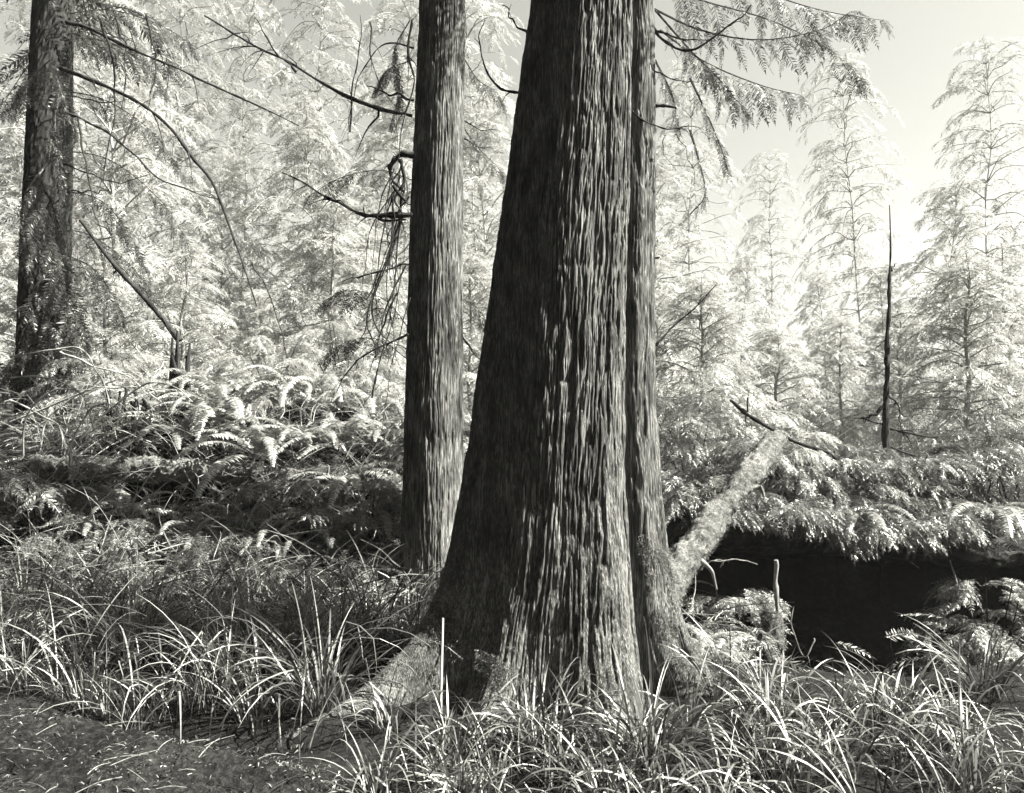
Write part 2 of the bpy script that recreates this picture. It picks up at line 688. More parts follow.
def big_depth(Z):
    return big_left(Z) * 0.98


cedar = empty("cedar_tree", (float(cx(np.array(0.0))), DC, 0.0), "massive old cedar with furrowed bark and flared roots, nearest and thickest tree", "tree")
zs = np.concatenate([np.arange(-0.35, 4.7, 0.0075), np.linspace(4.75, 13, 90)])
ths = np.linspace(0, 2 * PI, 1300, endpoint=False)
dec = lambda A, h, p=1.0: (lambda Z: A * np.exp(-np.clip(Z + 0.1, 0, None) / h))
trunk_mesh("trunk", cedar, zs, ths, big_axis, big_left, big_left, big_depth,
           [(D(-149), 0.13, dec(0.66, 0.27)),
            (D(-152), 0.32, dec(0.22, 0.5)),          # left root sloping out
            (D(-113), 0.17, dec(0.30, 0.20)),          # small front-left root
            (D(-98), 0.34, lambda Z: 0.012 * sstep(0.9, 2.6, Z)),
            (D(-72), 0.27, lambda Z: 0.21 * np.exp(-np.clip(Z, 0, None) / 0.9)),   # the front face turns right of here
            (D(-64), 0.15, lambda Z: 0.07 * np.exp(-np.clip(Z, 0, None) / 1.0) + 0.01),   # front ridge
            (D(-46), 0.07, lambda Z: -0.19 * np.exp(-np.clip(Z, 0, None) / 1.2) - 0.07),  # the long groove
            (D(-27), 0.17, lambda Z: 0.07 * np.exp(-np.clip(Z, 0, None) / 1.8) + 0.035),
            (D(-31), 0.17, dec(0.46, 0.27)),           # right root
            (D(20), 0.3, dec(0.25, 0.3)),
            (D(80), 0.3, dec(0.35, 0.4)),
            (D(135), 0.3, dec(0.35, 0.4)),
            ], 60, 0.011, 100, M["cedar"])

DS = 7.2
SL = edge_fun([(-80, 420), (22, 419), (200, 411), (400, 405), (500, 403), (620, 398), (700, 394)], DS)
SR = edge_fun([(-80, 466), (22, 465), (200, 463), (400, 463), (500, 464), (620, 470), (700, 474)], DS)
ztop2 = P(0, -80, DS)[2]
slim = empty("slim_tree", (float(0.5 * (SL(0.) + SR(0.))), DS, 0.0), "straight slim tree with half sunlit trunk standing behind left of the massive cedar", "tree")


def slim_w(Z):
    w = 0.5 * (SR(Z) - SL(Z))
    k = np.clip((Z - ztop2) / 9.0, 0, 1)
    return w * (1 - 0.7 * k)


zs2 = np.concatenate([np.arange(-0.4, 5.7, 0.014), np.linspace(5.8, 15, 60)])
ths2 = np.linspace(0, 2 * PI, 340, endpoint=False)
trunk_mesh("trunk", slim, zs2, ths2, lambda Z: (0.5 * (SL(Z) + SR(Z)), DS + 0 * Z), slim_w, slim_w, slim_w,
           [(D(-150), 0.4, dec(0.06, 0.4)), (D(-50), 0.4, dec(0.08, 0.4)), (D(70), 0.4, dec(0.08, 0.4))], 44, 0.0085, 200, M["slim"])


def branch(parent, pix, d, r0, r1=None, mat="dark", name="branch", n=26, amp=0.008, twigs=0, ns=6, label=None):
    """a bare limb through points (px, py[, depth]); forks stay in its mesh"""
    pts = [P(p[0], p[1], p[2] if len(p) > 2 else d) for p in pix]
    r1 = r0 * 0.3 if r1 is None else r1
    mb = MB()
    w = wob(pts, amp, n)
    w = w + np.cumsum(rng.normal(0, amp * 0.22, w.shape), axis=0) * np.linspace(0, 1, n)[:, None]
    kk = np.repeat(rng.normal(0, 1, (n // 3 + 1, 3)), 3, axis=0)[:n]
    w = w + np.cumsum(kk * amp * 0.35, axis=0) * np.sin(np.linspace(0, PI, n))[:, None]
    rr = np.linspace(r0, r1, n) * (1 + 0.18 * rng.normal(0, 1, n))
    tube(mb, w, np.maximum(rr, 0.0015), ns, 0, 0.2)
    L = np.linalg.norm(np.diff(w, axis=0), axis=1).sum()
    for k in range(twigs):
        i = rng.integers(3, n - 2)
        T = norm(w[min(i + 1, n - 1)] - w[i - 1])
        v = norm(T * 0.6 + rng.normal(0, 0.6, 3) - UP * 0.35)
        l = L * rng.uniform(0.06, 0.22)
        q = wob([w[i], w[i] + v * l * 0.5, w[i] + v * l - UP * l * 0.25], l * 0.04, 8)
        tube(mb, q, np.linspace(rr[i] * 0.55, 0.0015, 8), 4, cap=False)
    o = mb.build(name, M[mat], parent, origin=np.array(parent.location) if parent is not None else w[0], smooth=True)
    if label and parent is not None:
        o["label"] = label
    return o


# bare limbs of the big cedar
for pix, d, r0 in [
    ([(522, 93), (500, 85), (486, 66), (482, 42), (488, 18)], 5.2, 0.010),
    ([(530, 36), (514, 22), (505, 5)], 5.2, 0.010),
    ([(648, 18), (662, 40), (684, 50), (705, 44), (735, 22), (752, 5)], 5.1, 0.012),
    ([(648, 30), (668, 34), (690, 42), (715, 36)], 5.15, 0.009),
    ([(640, 52), (660, 70), (680, 79), (700, 80)], 5.0, 0.007),
    ([(632, 110), (650, 126), (668, 134), (688, 132), (702, 128)], 4.95, 0.006),
    ([(676, 134), (688, 158), (696, 184)], 4.95, 0.003),
    ([(664, 135), (672, 165)], 4.95, 0.003),
    ([(646, 200), (660, 206)], 5.1, 0.004),
]:
    branch(cedar, pix, d, r0, twigs=2)
branch(cedar, [(645, 107), (660, 106), (675, 107)], 5.2, 0.017, 0.007, name="branch_stub", n=10, amp=0.003)
branch(cedar, [(648, 260), (660, 258)], 5.25, 0.014, 0.006, name="branch_stub", n=8, amp=0.003)

# leafy boughs of the cedar hanging into the top right
cr = MB()
for pix, d, sec, ns in [
    ([(652, 8), (700, 30), (760, 40), (820, 30), (850, 12)], 5.6, 0.19, 30),
    ([(652, -20), (700, 0), (770, 20), (830, 50), (862, 80)], 6.2, 0.26, 30),
    ([(655, 10), (690, 50), (720, 80), (745, 110)], 5.5, 0.18, 20),
    ([(660, 30), (705, 62), (760, 85), (800, 95)], 6.0, 0.22, 22),
    ([(690, 78), (705, 110), (720, 145), (728, 170)], 5.3, 0.12, 14),
    ([(690, 130), (700, 165), (705, 195), (690, 215)], 5.0, 0.08, 12),
    ([(655, 60), (672, 95), (680, 130)], 5.3, 0.10, 10),
    ([(700, -40), (760, -10), (820, 10), (880, 20)], 6.6, 0.26, 24),
]:
    bough(cr, None, None, 1, 0.3, ns, sec, SPRAYS_FINE, 0.008, hang=0.55, axis=[P(x, y, d) for x, y in pix], sparse=0.3)
for i in range(11):     # the crown proper, above the picture
    z = 6.2 + 6.6 * i / 11
    a = i * 2.4
    e = rng.uniform(-0.1, 0.3)
    bough(cr, np.array([float(cx(np.array(4.6))), DC, z]), [math.cos(a), math.sin(a), e], rng.uniform(1.6, 3.4), 0.3, 14, 0.5, SPRAYS, 0.02)
cr.build("crown", [M["hang"], M["dark"]], cedar, origin=np.array(cedar.location))

# bare limbs and tangle of the slim tree
for pix, d, r0, tw in [
    ([(412, 116), (360, 103), (300, 75), (250, 46), (205, 16)], 7.0, 0.016, 6),
    ([(296, 72), (272, 44), (254, 18)], 6.95, 0.009, 3),
    ([(350, 132), (354, 70), (363, 14)], 6.9, 0.008, 4),
    ([(414, 48), (385, 45), (365, 70), (353, 104), (349, 140)], 7.0, 0.007, 3),
    ([(414, 155), (399, 154), (390, 165), (391, 180), (404, 193)], 6.95, 0.024, 1),
    ([(410, 215), (380, 217), (350, 210), (320, 195), (283, 172)], 6.9, 0.018, 8),
    ([(414, 100), (390, 94), (367, 86)], 7.0, 0.010, 2),
    ([(402, 214), (386, 262), (373, 312), (362, 342)], 6.95, 0.010, 5),
    ([(404, 190), (396, 250), (387, 335)], 6.9, 0.009, 5),
    ([(396, 238), (372, 300), (378, 330), (396, 346), (410, 352)], 7.0, 0.008, 4),
    ([(410, 264), (376, 272), (342, 282)], 6.95, 0.009, 5),
    ([(408, 334), (376, 350), (352, 368), (335, 392)], 6.9, 0.010, 6),
    ([(412, 20), (408, 60), (414, 84), (404, 120), (400, 160)], 6.9, 0.011, 4),
    ([(400, 160), (404, 180), (396, 200), (404, 216)], 6.85, 0.016, 3),
    ([(394, 185), (402, 200), (410, 205)], 6.85, 0.016, 1),
    ([(462, 118), (480, 128), (500, 131)], 7.2, 0.006, 3),
    ([(462, 138), (482, 148), (504, 153)], 7.2, 0.005, 2),
    ([(462, 335), (476, 350), (490, 362)], 7.2, 0.009, 2),
    ([(366, 300), (384, 260), (394, 222)], 6.8, 0.007, 4),
    ([(376, 360), (368, 320), (380, 282), (398, 262)], 6.85, 0.006, 4),
    ([(372, 398), (382, 350), (398, 300), (404, 240)], 6.85, 0.007, 4),
    ([(370, 22), (372, 60), (392, 100), (408, 112)], 7.0, 0.006, 3),
]:
    branch(slim, pix, d, r0 * 1.25, twigs=int(tw * 1.7))
for k in range(12):
    xa, ya = rng.uniform(392, 411), rng.uniform(150, 300)
    xb, yb = rng.uniform(352, 402), ya + rng.uniform(60, 150)
    branch(slim, [(xa, ya), ((xa + xb) / 2 - rng.uniform(2, 14), (ya + yb) / 2), (xb, yb)], 6.9 + rng.uniform(-.15, .25), rng.uniform(0.006, 0.011), twigs=5)
branch(slim, [(412, 214), (392, 212), (376, 216), (386, 220), (406, 218)], 6.9, 0.016, 0.010, name="branch_stub", n=14)
cr = MB()
for pix, d, sec in [
    ([(410, 20), (395, 50), (400, 90), (392, 120)], 7.1, 0.16),
    ([(412, 60), (388, 70), (376, 88)], 7.2, 0.16),
    ([(410, 330), (385, 300), (350, 290), (325, 300)], 7.4, 0.22),
    ([(408, 360), (380, 340), (352, 340), (328, 352)], 7.4, 0.22),
    ([(412, 180), (380, 170), (340, 178), (310, 195)], 7.6, 0.2),
    ([(465, 130), (480, 150), (500, 170), (508, 190)], 7.3, 0.14),
    ([(465, 60), (478, 80), (496, 92), (506, 110)], 7.3, 0.14),
    ([(465, 300), (478, 310), (488, 330)], 7.3, 0.14),
]:
    bough(cr, None, None, 1, 0.3, 15, sec, SPRAYS_FINE, 0.006, hang=0.45, axis=[P(x, y, d) for x, y in pix], sparse=0.2)
for i in range(10):
    z = 7.0 + 7.0 * i / 10
    a = i * 2.4
    bough(cr, np.array([-0.7, DS, z]), [math.cos(a), math.sin(a), 0.1], rng.uniform(1.0, 2.2), 0.35, 12, 0.4, SPRAYS, 0.015)
cr.build("crown", [M["hang"], M["dark"]], slim, origin=np.array(slim.location))

# ------------------------------------------------------------------ left tree
LT = 11.0
c0 = P(48, 430, LT)
lt = empty("hemlock_tree", (c0[0], LT, float(ground_h(c0[0], LT))), "dark hemlock at the far left edge with arching bare limbs and hanging boughs", "tree")
mb = MB()
tp = [P(44, 560, LT), P(46, 430, LT), P(48, 200, LT), P(53, 22, LT), P(58, -200, LT), P(62, -500, LT)]
tp = smooth_path(wob(tp, 0.02, 24), 220)
tube(mb, tp, np.linspace(0.40, 0.18, 220), 64, 0, 0.07)
mb.build("trunk", M["dark"], lt, origin=np.array(lt.location))
for pix, d, r0, tw, mt in [
    ([(66, 22), (85, 27), (150, 52), (215, 80), (300, 124)], 10.4, 0.030, 8, "dark"),
    ([(60, 68), (120, 92), (160, 115), (195, 155), (220, 200), (240, 250), (256, 305)], 10.0, 0.030, 6, "dark"),
    ([(66, 112), (110, 135), (160, 175), (220, 200)], 10.2, 0.020, 6, "dark"),
    ([(60, 163), (110, 178), (152, 174)], 10.3, 0.014, 4, "dark"),
    ([(98, 16), (114, 60), (118, 110), (104, 184)], 10.2, 0.018, 9, "dark"),
    ([(146, 14), (153, 60), (147, 112)], 10.1, 0.015, 7, "dark"),
    ([(116, 18), (128, 60), (122, 110)], 10.6, 0.016, 8, "dark"),
    ([(78, 118), (92, 190), (102, 240)], 10.0, 0.015, 7, "dark"),
    ([(60, 92), (46, 148), (26, 188)], 10.4, 0.026, 2, "pale"),
    ([(66, 96), (110, 104), (130, 98)], 10.3, 0.010, 5, "dark"),
    ([(70, 190), (96, 196), (112, 186)], 10.2, 0.012, 5, "dark"),
    ([(166, 58), (168, 80), (166, 106)], 10.1, 0.010, 4, "dark"),
    ([(186, 22), (190, 46), (196, 72)], 10.2, 0.006, 4, "dark"),
    ([(252, 262), (266, 290), (284, 345), (286, 364)], 9.9, 0.012, 4, "dark"),
]:
    branch(lt, pix, d, r0, twigs=tw, mat=mt, n=34, amp=0.012)
cr = MB()
lspec = [
    ([(60, 40), (100, 40), (140, 60), (165, 90)], 10.8, 0.3),
    ([(60, 90), (105, 100), (150, 130), (180, 170)], 10.8, 0.32),
    ([(60, 150), (110, 160), (160, 200), (190, 245)], 10.8, 0.34),
    ([(60, 190), (100, 200), (130, 235), (150, 280)], 10.7, 0.34),
    ([(60, 230), (90, 235), (130, 265), (165, 310)], 10.6, 0.34),
    ([(50, 200), (40, 225), (30, 260)], 10.2, 0.40),
    ([(50, 230), (60, 260), (62, 300)], 10.2, 0.42),
    ([(50, 270), (40, 300), (28, 340)], 10.2, 0.42),
    ([(55, 280), (75, 305), (85, 350)], 10.2, 0.42),
    ([(50, 320), (55, 345), (50, 385)], 10.2, 0.42),
    ([(50, 340), (25, 350), (5, 380)], 10.2, 0.42),
    ([(55, 250), (95, 270), (120, 310)], 10.4, 0.38),
    ([(50, 60), (30, 80), (10, 110)], 10.4, 0.3),
    ([(60, 15), (110, 10), (160, 25), (200, 50)], 11.0, 0.3),
    ([(50, 120), (60, 150), (66, 190)], 10.3, 0.3),
    ([(50, 60), (62, 85), (75, 130)], 10.3, 0.3),
    ([(45, 170), (30, 200), (22, 250)], 10.3, 0.36),
    ([(48, 300), (60, 330), (75, 390)], 10.2, 0.42),
    ([(45, 360), (60, 385), (60, 430)], 10.2, 0.42),
]
for pix, d, sec in lspec:
    bough(cr, None, None, 1, 0.3, 18, sec, SPRAYS_FINE, 0.010, hang=0.5, axis=[P(x, y, d) for x, y in pix], sparse=0.15)
for i in range(30):
    z = 7.4 + 7.0 * i / 30
    a = i * 2.4
    bough(cr, np.array([c0[0], LT, z]), [math.cos(a), math.sin(a), 0.1], rng.uniform(1.2, 2.6), 0.35, 12, 0.45, SPRAYS, 0.02)
cr.build("crown", [M["hang"], M["dark"]], lt, origin=np.array(lt.location))


# ------------------------------------------------------------------ dead wood
def log(name, a, b, r0, r1, label, mat="moss", rough=0.10, ns=40, cat="log", bend=0.05, group=None):
    a = np.asarray(a); b = np.asarray(b)
    L = np.linalg.norm(b - a)
    n = max(30, int(L / 0.02))
    mid = (a + b) / 2 + UP * bend
    p = smooth_path([a, mid, b], n)
    mb = MB()
    T = norm(np.gradient(p, axis=0))
    A = norm(np.cross(T, UP))
    B = np.cross(T, A)
    th = np.linspace(0, 2 * PI, ns, endpoint=False)
    TH, S = np.meshgrid(th, np.linspace(0, L, n))
    r = np.linspace(r0, r1, n)[:, None] * (1 + rough * 3.0 * (vnoise(TH / (2 * PI) * 6, S * 4, int(L * 100), 6) - .5)
                                            + rough * 2.2 * (vnoise(TH / (2 * PI) * 18, S * 16, int(L * 77), 18) - .5)
                                            + rough * 1.6 * (vnoise(TH / (2 * PI) * 40, S * 42, int(L * 57), 40) - .5))
    V = p[:, None] + r[..., None] * (np.cos(TH)[..., None] * A[:, None] + np.sin(TH)[..., None] * B[:, None])
    i = np.arange(n - 1)[:, None]
    j = np.arange(ns)[None]
    Q = np.stack([i * ns + j, i * ns + (j + 1) % ns, (i + 1) * ns + (j + 1) % ns, (i + 1) * ns + j], -1)
    mb.add(V, Q)
    for base in (0, n - 1):
        c = p[base]
        vv = np.vstack([V[base], c])
        mb.add(vv, [[k, (k + 1) % ns, (k + 2) % ns, ns] for k in range(0, ns, 2)])
    o = mb.build(name, M[mat], None, origin=a, smooth=True)
    return tag(o, label, cat, group)


log("leaning_log", P(660, 600, 6.1), P(778, 438, 7.6), 0.115, 0.10, "thick mossy log leaning up to the right from the cedar's roots", "logmoss", rough=0.15, bend=0.06)
log("fallen_log", P(36, 466, 8.3), P(345, 476, 8.25), 0.12, 0.10, "long pale mossy log lying level among the ferns on the left", "logmoss", rough=0.16, bend=0.0)
log("fallen_log", P(28, 590, 7.0), P(190, 580, 7.2), 0.06, 0.05, "short thin log above the grass at the lower left", "moss", rough=0.14, bend=0.0)
log("fallen_log", P(150, 412, 10.0), P(300, 408, 9.9), 0.12, 0.10, "short mossy log higher up behind the long level log", "moss", rough=0.16, bend=0.02)

ll = [o for o in COL.objects if o.name.startswith("leaning_log")][0]
for pix, d, r0 in [([(720, 520), (712, 508), (704, 500)], 6.75, 0.03), ([(742, 492), (756, 488), (766, 478)], 7.0, 0.025), ([(700, 560), (712, 572), (716, 590)], 6.35, 0.022),
                   ([(752, 470), (762, 490), (766, 515)], 7.2, 0.02)]:
    pts = np.array([P(x, y, d) for x, y in pix])
    mb = MB()
    tube(mb, wob(pts, 0.008, 12), np.linspace(r0, r0 * 0.4, 12), 8, 0, 0.25)
    mb.build("branch_stub", M["pale"], ll, origin=np.array(ll.location), smooth=True)

# snag stump with leaning stem on the left
st = empty("dead_stump", P(180, 380, 9.6), "dark jagged stump with torn top between ferns on the left", "stump")
mb = MB()
for k in range(7):
    a = rng.uniform(-0.09, 0.09)
    b = P(180, 440, 9.6) + [a, rng.uniform(-.1, .1), 0]
    t = P(180, 318 + rng.uniform(0, 45), 9.6) + [a * 1.5, rng.uniform(-.1, .1), 0]
    tube(mb, wob([b, (b + t) / 2, t], 0.015, 14), np.linspace(0.075, 0.012, 14), 8, 0, 0.3)
mb.build("trunk", M["dark"], st, origin=np.array(st.location))
o = branch(None, [(80, 220), (110, 260), (150, 305), (180, 342)], 9.7, 0.018, 0.035, name="dead_pole", twigs=3)
tag(o, "dark bare pole leaning down right onto the jagged stump", "pole")
rt = empty("upturned_root", P(140, 430, 8.9), "dark hanging shaggy root mass below the dry canes on the left", "root")
for k in range(16):
    px0 = rng.uniform(108, 152)
    y0 = rng.uniform(385, 408)
    y1 = rng.uniform(428, 460)
    branch(rt, [(px0, y0), (px0 + rng.uniform(-5, 5), (y0 + y1) / 2), (px0 + rng.uniform(-6, 6), y1)], 8.9 + rng.uniform(-.1, .1), 0.018, 0.004, name="root", twigs=4, n=14)

# dry canes on the left
can = empty("dry_bramble", P(90, 470, 8.2), "tangle of pale dry arching canes at the left edge", "bramble")
for pix in [
    [(10, 357), (75, 350), (100, 375), (112, 410)],
    [(10, 378), (60, 380), (92, 404), (96, 440)],
    [(60, 352), (100, 365), (135, 375), (165, 402)],
    [(80, 440), (125, 396), (160, 385), (192, 402)],
    [(10, 422), (80, 395), (130, 388), (160, 392)],
    [(10, 400), (64, 430), (58, 480)],
    [(118, 524), (150, 480), (175, 460), (200, 475), (222, 508)],
    [(84, 474), (105, 480), (132, 502)],
    [(30, 480), (50, 420), (95, 385), (140, 380)],
    [(20, 460), (30, 410), (60, 385), (100, 390)],
    [(70, 480), (75, 430), (100, 400), (122, 420)],
    [(40, 500), (70, 455), (110, 430), (150, 440)],
]:
    branch(can, pix, 8.2 + rng.uniform(-0.3, 0.3), 0.012, 0.005, "faint", name="cane", twigs=7, amp=0.012)

# snag on the right
sn = empty("dead_snag", P(886, 465, 9.0), "thin black dead sapling with bare side twigs standing in the bright right background", "snag")
mb = MB()
tube(mb, wob([P(886, 480, 9), P(887, 380, 9), P(889, 300, 9), P(890, 205, 9)], 0.005, 40), np.linspace(0.050, 0.005, 40) * (1 + 0.12 * rng.normal(0, 1, 40)), 8, 0, 0.5)
mb.build("trunk", M["dark"], sn, origin=np.array(sn.location))
for pix, r0 in [
    ([(888, 428), (920, 436), (955, 440), (1000, 436)], 0.014),
    ([(888, 446), (930, 458), (960, 456), (1000, 442)], 0.013),
    ([(886, 404), (874, 412), (860, 418)], 0.022),
    ([(888, 372), (930, 378), (970, 380)], 0.005),
    ([(888, 318), (910, 314), (940, 316)], 0.005),
    ([(888, 340), (870, 350), (850, 352)], 0.005),
    ([(889, 270), (896, 262)], 0.008),
    ([(888, 395), (900, 405), (902, 425)], 0.012),
    ([(888, 425), (850, 420), (810, 432)], 0.007),
    ([(886, 462), (860, 462), (820, 455)], 0.007),
]:
    branch(sn, pix, 9.0, r0 * 1.3, twigs=7)
o = branch(None, [(730, 400), (752, 418), (790, 440), (830, 455), (868, 492)], 7.6, 0.020, 0.014, name="bent_branch", twigs=3)
tag(o, "bent dark branch curving down right past the top of the leaning log", "branch")
o = branch(None, [(648, 352), (664, 338), (690, 312), (716, 286)], 7.0, 0.013, 0.005, name="dead_branch", twigs=6)
tag(o, "thin dark twig rising up right from behind the cedar", "branch")
o = branch(None, [(776, 560), (777, 600), (781, 640), (784, 668)], 6.2, 0.016, 0.022, name="thin_stem", twigs=2, mat="pale")
tag(o, "thin upright dead stem in front of the dark hollow", "stem")
o = branch(None, [(814, 638), (803, 655), (790, 636), (792, 606)], 6.6, 0.006, 0.004, name="hanging_root", twigs=1, mat="pale")
tag(o, "thin pale root hanging in the dark hollow beside the thin stem", "root")
o = branch(None, [(950, 560), (956, 590), (965, 602), (978, 606)], 7.0, 0.007, 0.004, name="hanging_root", twigs=1, mat="pale")
tag(o, "hooked pale root hanging at the right end of the dark hollow", "root")
o = branch(None, [(700, 570), (712, 562), (735, 558), (758, 563)], 6.5, 0.007, 0.004, name="dead_branch", twigs=4, mat="pale")
tag(o, "pale level twig across the shade right of the leaning log", "branch")
log("rotten_stump", P(768, 700, 6.1), P(772, 612, 6.2), 0.15, 0.06, "small mossy pointed stump in the shade at the edge of the hollow", rough=0.22, cat="stump", bend=0)
log("rotten_stump", P(940, 690, 6.6), P(978, 640, 6.8), 0.07, 0.05, "mossy slanting stub of wood at the right side of the hollow", rough=0.2, cat="stump", bend=0)

# pale stake at the foot of the cedar
mb = MB()
a = P(441, 700, 4.35); b = P(443, 618, 4.35)
tube(mb, smooth_path([a - UP * .08, a, b], 8), np.linspace(0.009, 0.007, 8), 4)
o = mb.build("wooden_stake", M["stake"], None, origin=a)
tag(o, "small pale wooden stake upright at the foot of the cedar", "stake")


# ------------------------------------------------------------------ ferns
def frond_mesh(L, npairs, a0, a1, ll, seed, lw=0.011):
    """an arching frond growing along +X from the origin"""
    r = np.random.default_rng(seed)
    n = 24
    ang = np.linspace(a0, a1, n)
    ds = L / (n - 1)
    x = np.concatenate([[0], np.cumsum(np.cos(ang[:-1]) * ds)])
    z = np.concatenate([[0], np.cumsum(np.sin(ang[:-1]) * ds)])
    y = 0.04 * L * np.sin(np.linspace(0, 2, n) + r.uniform(0, 6))
    pts = np.stack([x, y - y[0], z], -1)
    mb = MB()
    tube(mb, pts, np.linspace(0.0045, 0.0012, n), 4, 0, cap=False)
    T = norm(np.gradient(pts, axis=0))
    V = []
    Q = []
    k = 0
    for i in range(npairs):
        t = 0.14 + 0.86 * (i + 0.5) / npairs
        f = t * (n - 1)
        j = min(int(f), n - 2)
        p = pts[j] + (pts[j + 1] - pts[j]) * (f - j)
        Tj = T[j]
        S = np.array([0, 1, 0.])
        N = norm(np.cross(S, Tj)) * -1
        if N[2] < 0:
            N = -N
        l = ll * min(1.0, 0.45 + 2.2 * (t - 0.14)) * (1.06 - t) ** 0.65 * r.uniform(0.85, 1.1)
        for s in (-1, 1):
            if r.random() < 0.04:
                continue
            a = r.uniform(0.15, 0.4)
            dv = norm(S * s * math.cos(a) + Tj * math.sin(a) - N * r.uniform(0.05, 0.4))
            wv = norm(Tj - dv * np.dot(Tj, dv))
            w = lw * r.uniform(0.8, 1.15)
            tip = p + dv * l - UP * l * 0.15
            V += [p - wv * w * .7, p + wv * w * .7, p + dv * l * .55 + wv * w, p + dv * l * .55 - wv * w]
            V += [p + dv * l * .55 - wv * w, p + dv * l * .55 + wv * w, tip + wv * w * .1, tip - wv * w * .1]
            Q += [[k, k + 1, k + 2, k + 3], [k + 4, k + 5, k + 6, k + 7]]
            k += 8
    mb.add(V, Q)
    return mb


FR = []
for i in range(5):
    a0 = [1.25, 1.05, 0.85, 1.15, 0.6][i]
    a1 = [-0.7, -0.9, -1.0, -1.2, -0.8][i]
    FR.append(frond_mesh(1.0, 34, a0, a1, 0.13, 300 + i).build("frond", M["fern"]))


def support(x, y):
    z = float(ground_h(x, y))
    if x > 1.7 and y > 7.25:
        z = max(z, 0.70 + 0.08 * sstep(7.4, 8.4, y))
    return z


def seat(p, lift=0.12):
    g = support(p[0], p[1])
    return np.array([p[0], p[1], min(max(p[2], g), g + lift)])


def fern(px, py, d, size, nf, label, tilt=0.0, loc=None, spread=(0, 2 * PI)):
    p = seat(P(px, py, d)) if loc is None else np.asarray(loc)
    root = empty("sword_fern", p, label, "fern", "ferns on the forest floor")
    for i in range(int(nf * 1.4)):
        src = FR[int(rng.integers(0, len(FR)))]
        o = src.copy()
        COL.objects.link(o)
        o.parent = root
        a = spread[0] + (spread[1] - spread[0]) * (i + rng.uniform(-0.3, 0.3)) / int(nf * 1.4)
        s = size * 1.25 * rng.uniform(0.75, 1.15)
        o.rotation_euler = (rng.uniform(-0.25, 0.25), rng.uniform(-0.2, 0.25) + tilt, a)
        o.scale = (s, s, s)
    return root


ferns = [
    (215, 425, 9.0, 0.85, 13, "tall bright fern with tiered fronds right of the jagged stump"),
    (262, 420, 9.6, 0.7, 11, "bright fern right behind the tall tiered fern"),
    (305, 440, 8.6, 0.75, 12, "fern with drooping fronds at the right end of the long level log"),
    (350, 455, 8.2, 0.75, 12, "large dark based fern left of the slim trunk"),
    (380, 420, 8.8, 0.6, 10, "fern close behind the slim trunk's left side at mid height"),
    (235, 515, 7.8, 0.4, 10, "bright low fern in front of the middle of the level log"),
    (230, 395, 9.3, 0.95, 14, "tallest pale fern just left of the long drooping limb's end"),
    (290, 395, 9.4, 0.8, 13, "pale spreading fern under the end of the drooping limb"),
    (375, 475, 7.9, 0.7, 12, "dark fern touching the slim trunk, lowest on that side"),
    (320, 500, 7.7, 0.6, 11, "fern between the level log's right end and the slim trunk"),
    (130, 510, 7.9, 0.6, 10, "fern left of centre under the long level log"),
    (180, 440, 8.8, 0.8, 12, "pale fern covering the foot of the jagged stump"),
    (255, 450, 8.5, 0.85, 13, "broad bright fern straight below the tallest pale fern"),
    (345, 430, 8.6, 0.8, 12, "bright layered fern left of the slim trunk at mid height"),
    (70, 500, 8.0, 0.6, 10, "fern low at the left edge under the dry canes"),
    (195, 530, 7.6, 0.6, 11, "low fern below the thin arched pale cane"),
    (335, 540, 7.4, 0.55, 10, "low fern halfway between the left grass and the slim trunk"),
    (265, 545, 7.5, 0.55, 10, "low fern left of the small sunlit fern above the grass"),
    (205, 390, 9.9, 0.9, 13, "pale fern high on the mound right of the jagged stump"),
    (262, 380, 10.1, 0.9, 13, "pale fern on the very top of the fern mound"),
    (318, 395, 9.8, 0.9, 13, "pale fern high on the right slope of the fern mound"),
    (372, 410, 9.5, 0.8, 12, "pale fern high up against the slim trunk's left outline"),
    (140, 420, 9.4, 0.8, 12, "pale fern among the dark hanging roots"),
    (985, 655, 6.9, 0.5, 9, "shaded fern closing the right end of the hollow"),
    (700, 630, 6.3, 0.45, 9, "shaded fern under the foot of the leaning log"),
    (735, 640, 6.6, 0.45, 9, "shaded fern between the leaning log and the pointed stump"),
    (205, 560, 7.4, 0.5, 9, "small fern in the shade above the left grass"),
    (295, 560, 7.2, 0.45, 9, "small sunlit fern above the grass left of the slim trunk"),
    (390, 560, 7.0, 0.35, 8, "tiny pale fern at the foot of the slim trunk"),
    (95, 545, 7.8, 0.55, 10, "fern by the short thin log at the lower left"),
    (715, 660, 5.7, 0.38, 9, "small dark fern beside the cedar's right root"),
    (988, 540, 7.4, 0.75, 9, "fern with long hanging fronds on the right end of the bank"),
    (860, 540, 7.4, 0.6, 11, "fern on the lip of the bank above the dark hollow"),
    (655, 500, 7.5, 0.6, 10, "bright fern just right of the cedar behind the leaning log"),
    (690, 500, 8.0, 0.6, 10, "fern behind the middle of the leaning log"),
    (880, 495, 8.4, 0.6, 10, "fern at the foot of the thin dead sapling"),
    (930, 520, 8.0, 0.6, 10, "fern on the bank right of the thin dead sapling"),
    (800, 520, 7.8, 0.6, 11, "fern on the bank right of the leaning log's top"),
]
for f in ferns:
    fern(*f)
for o in FR:
    bpy.data.objects.remove(o)


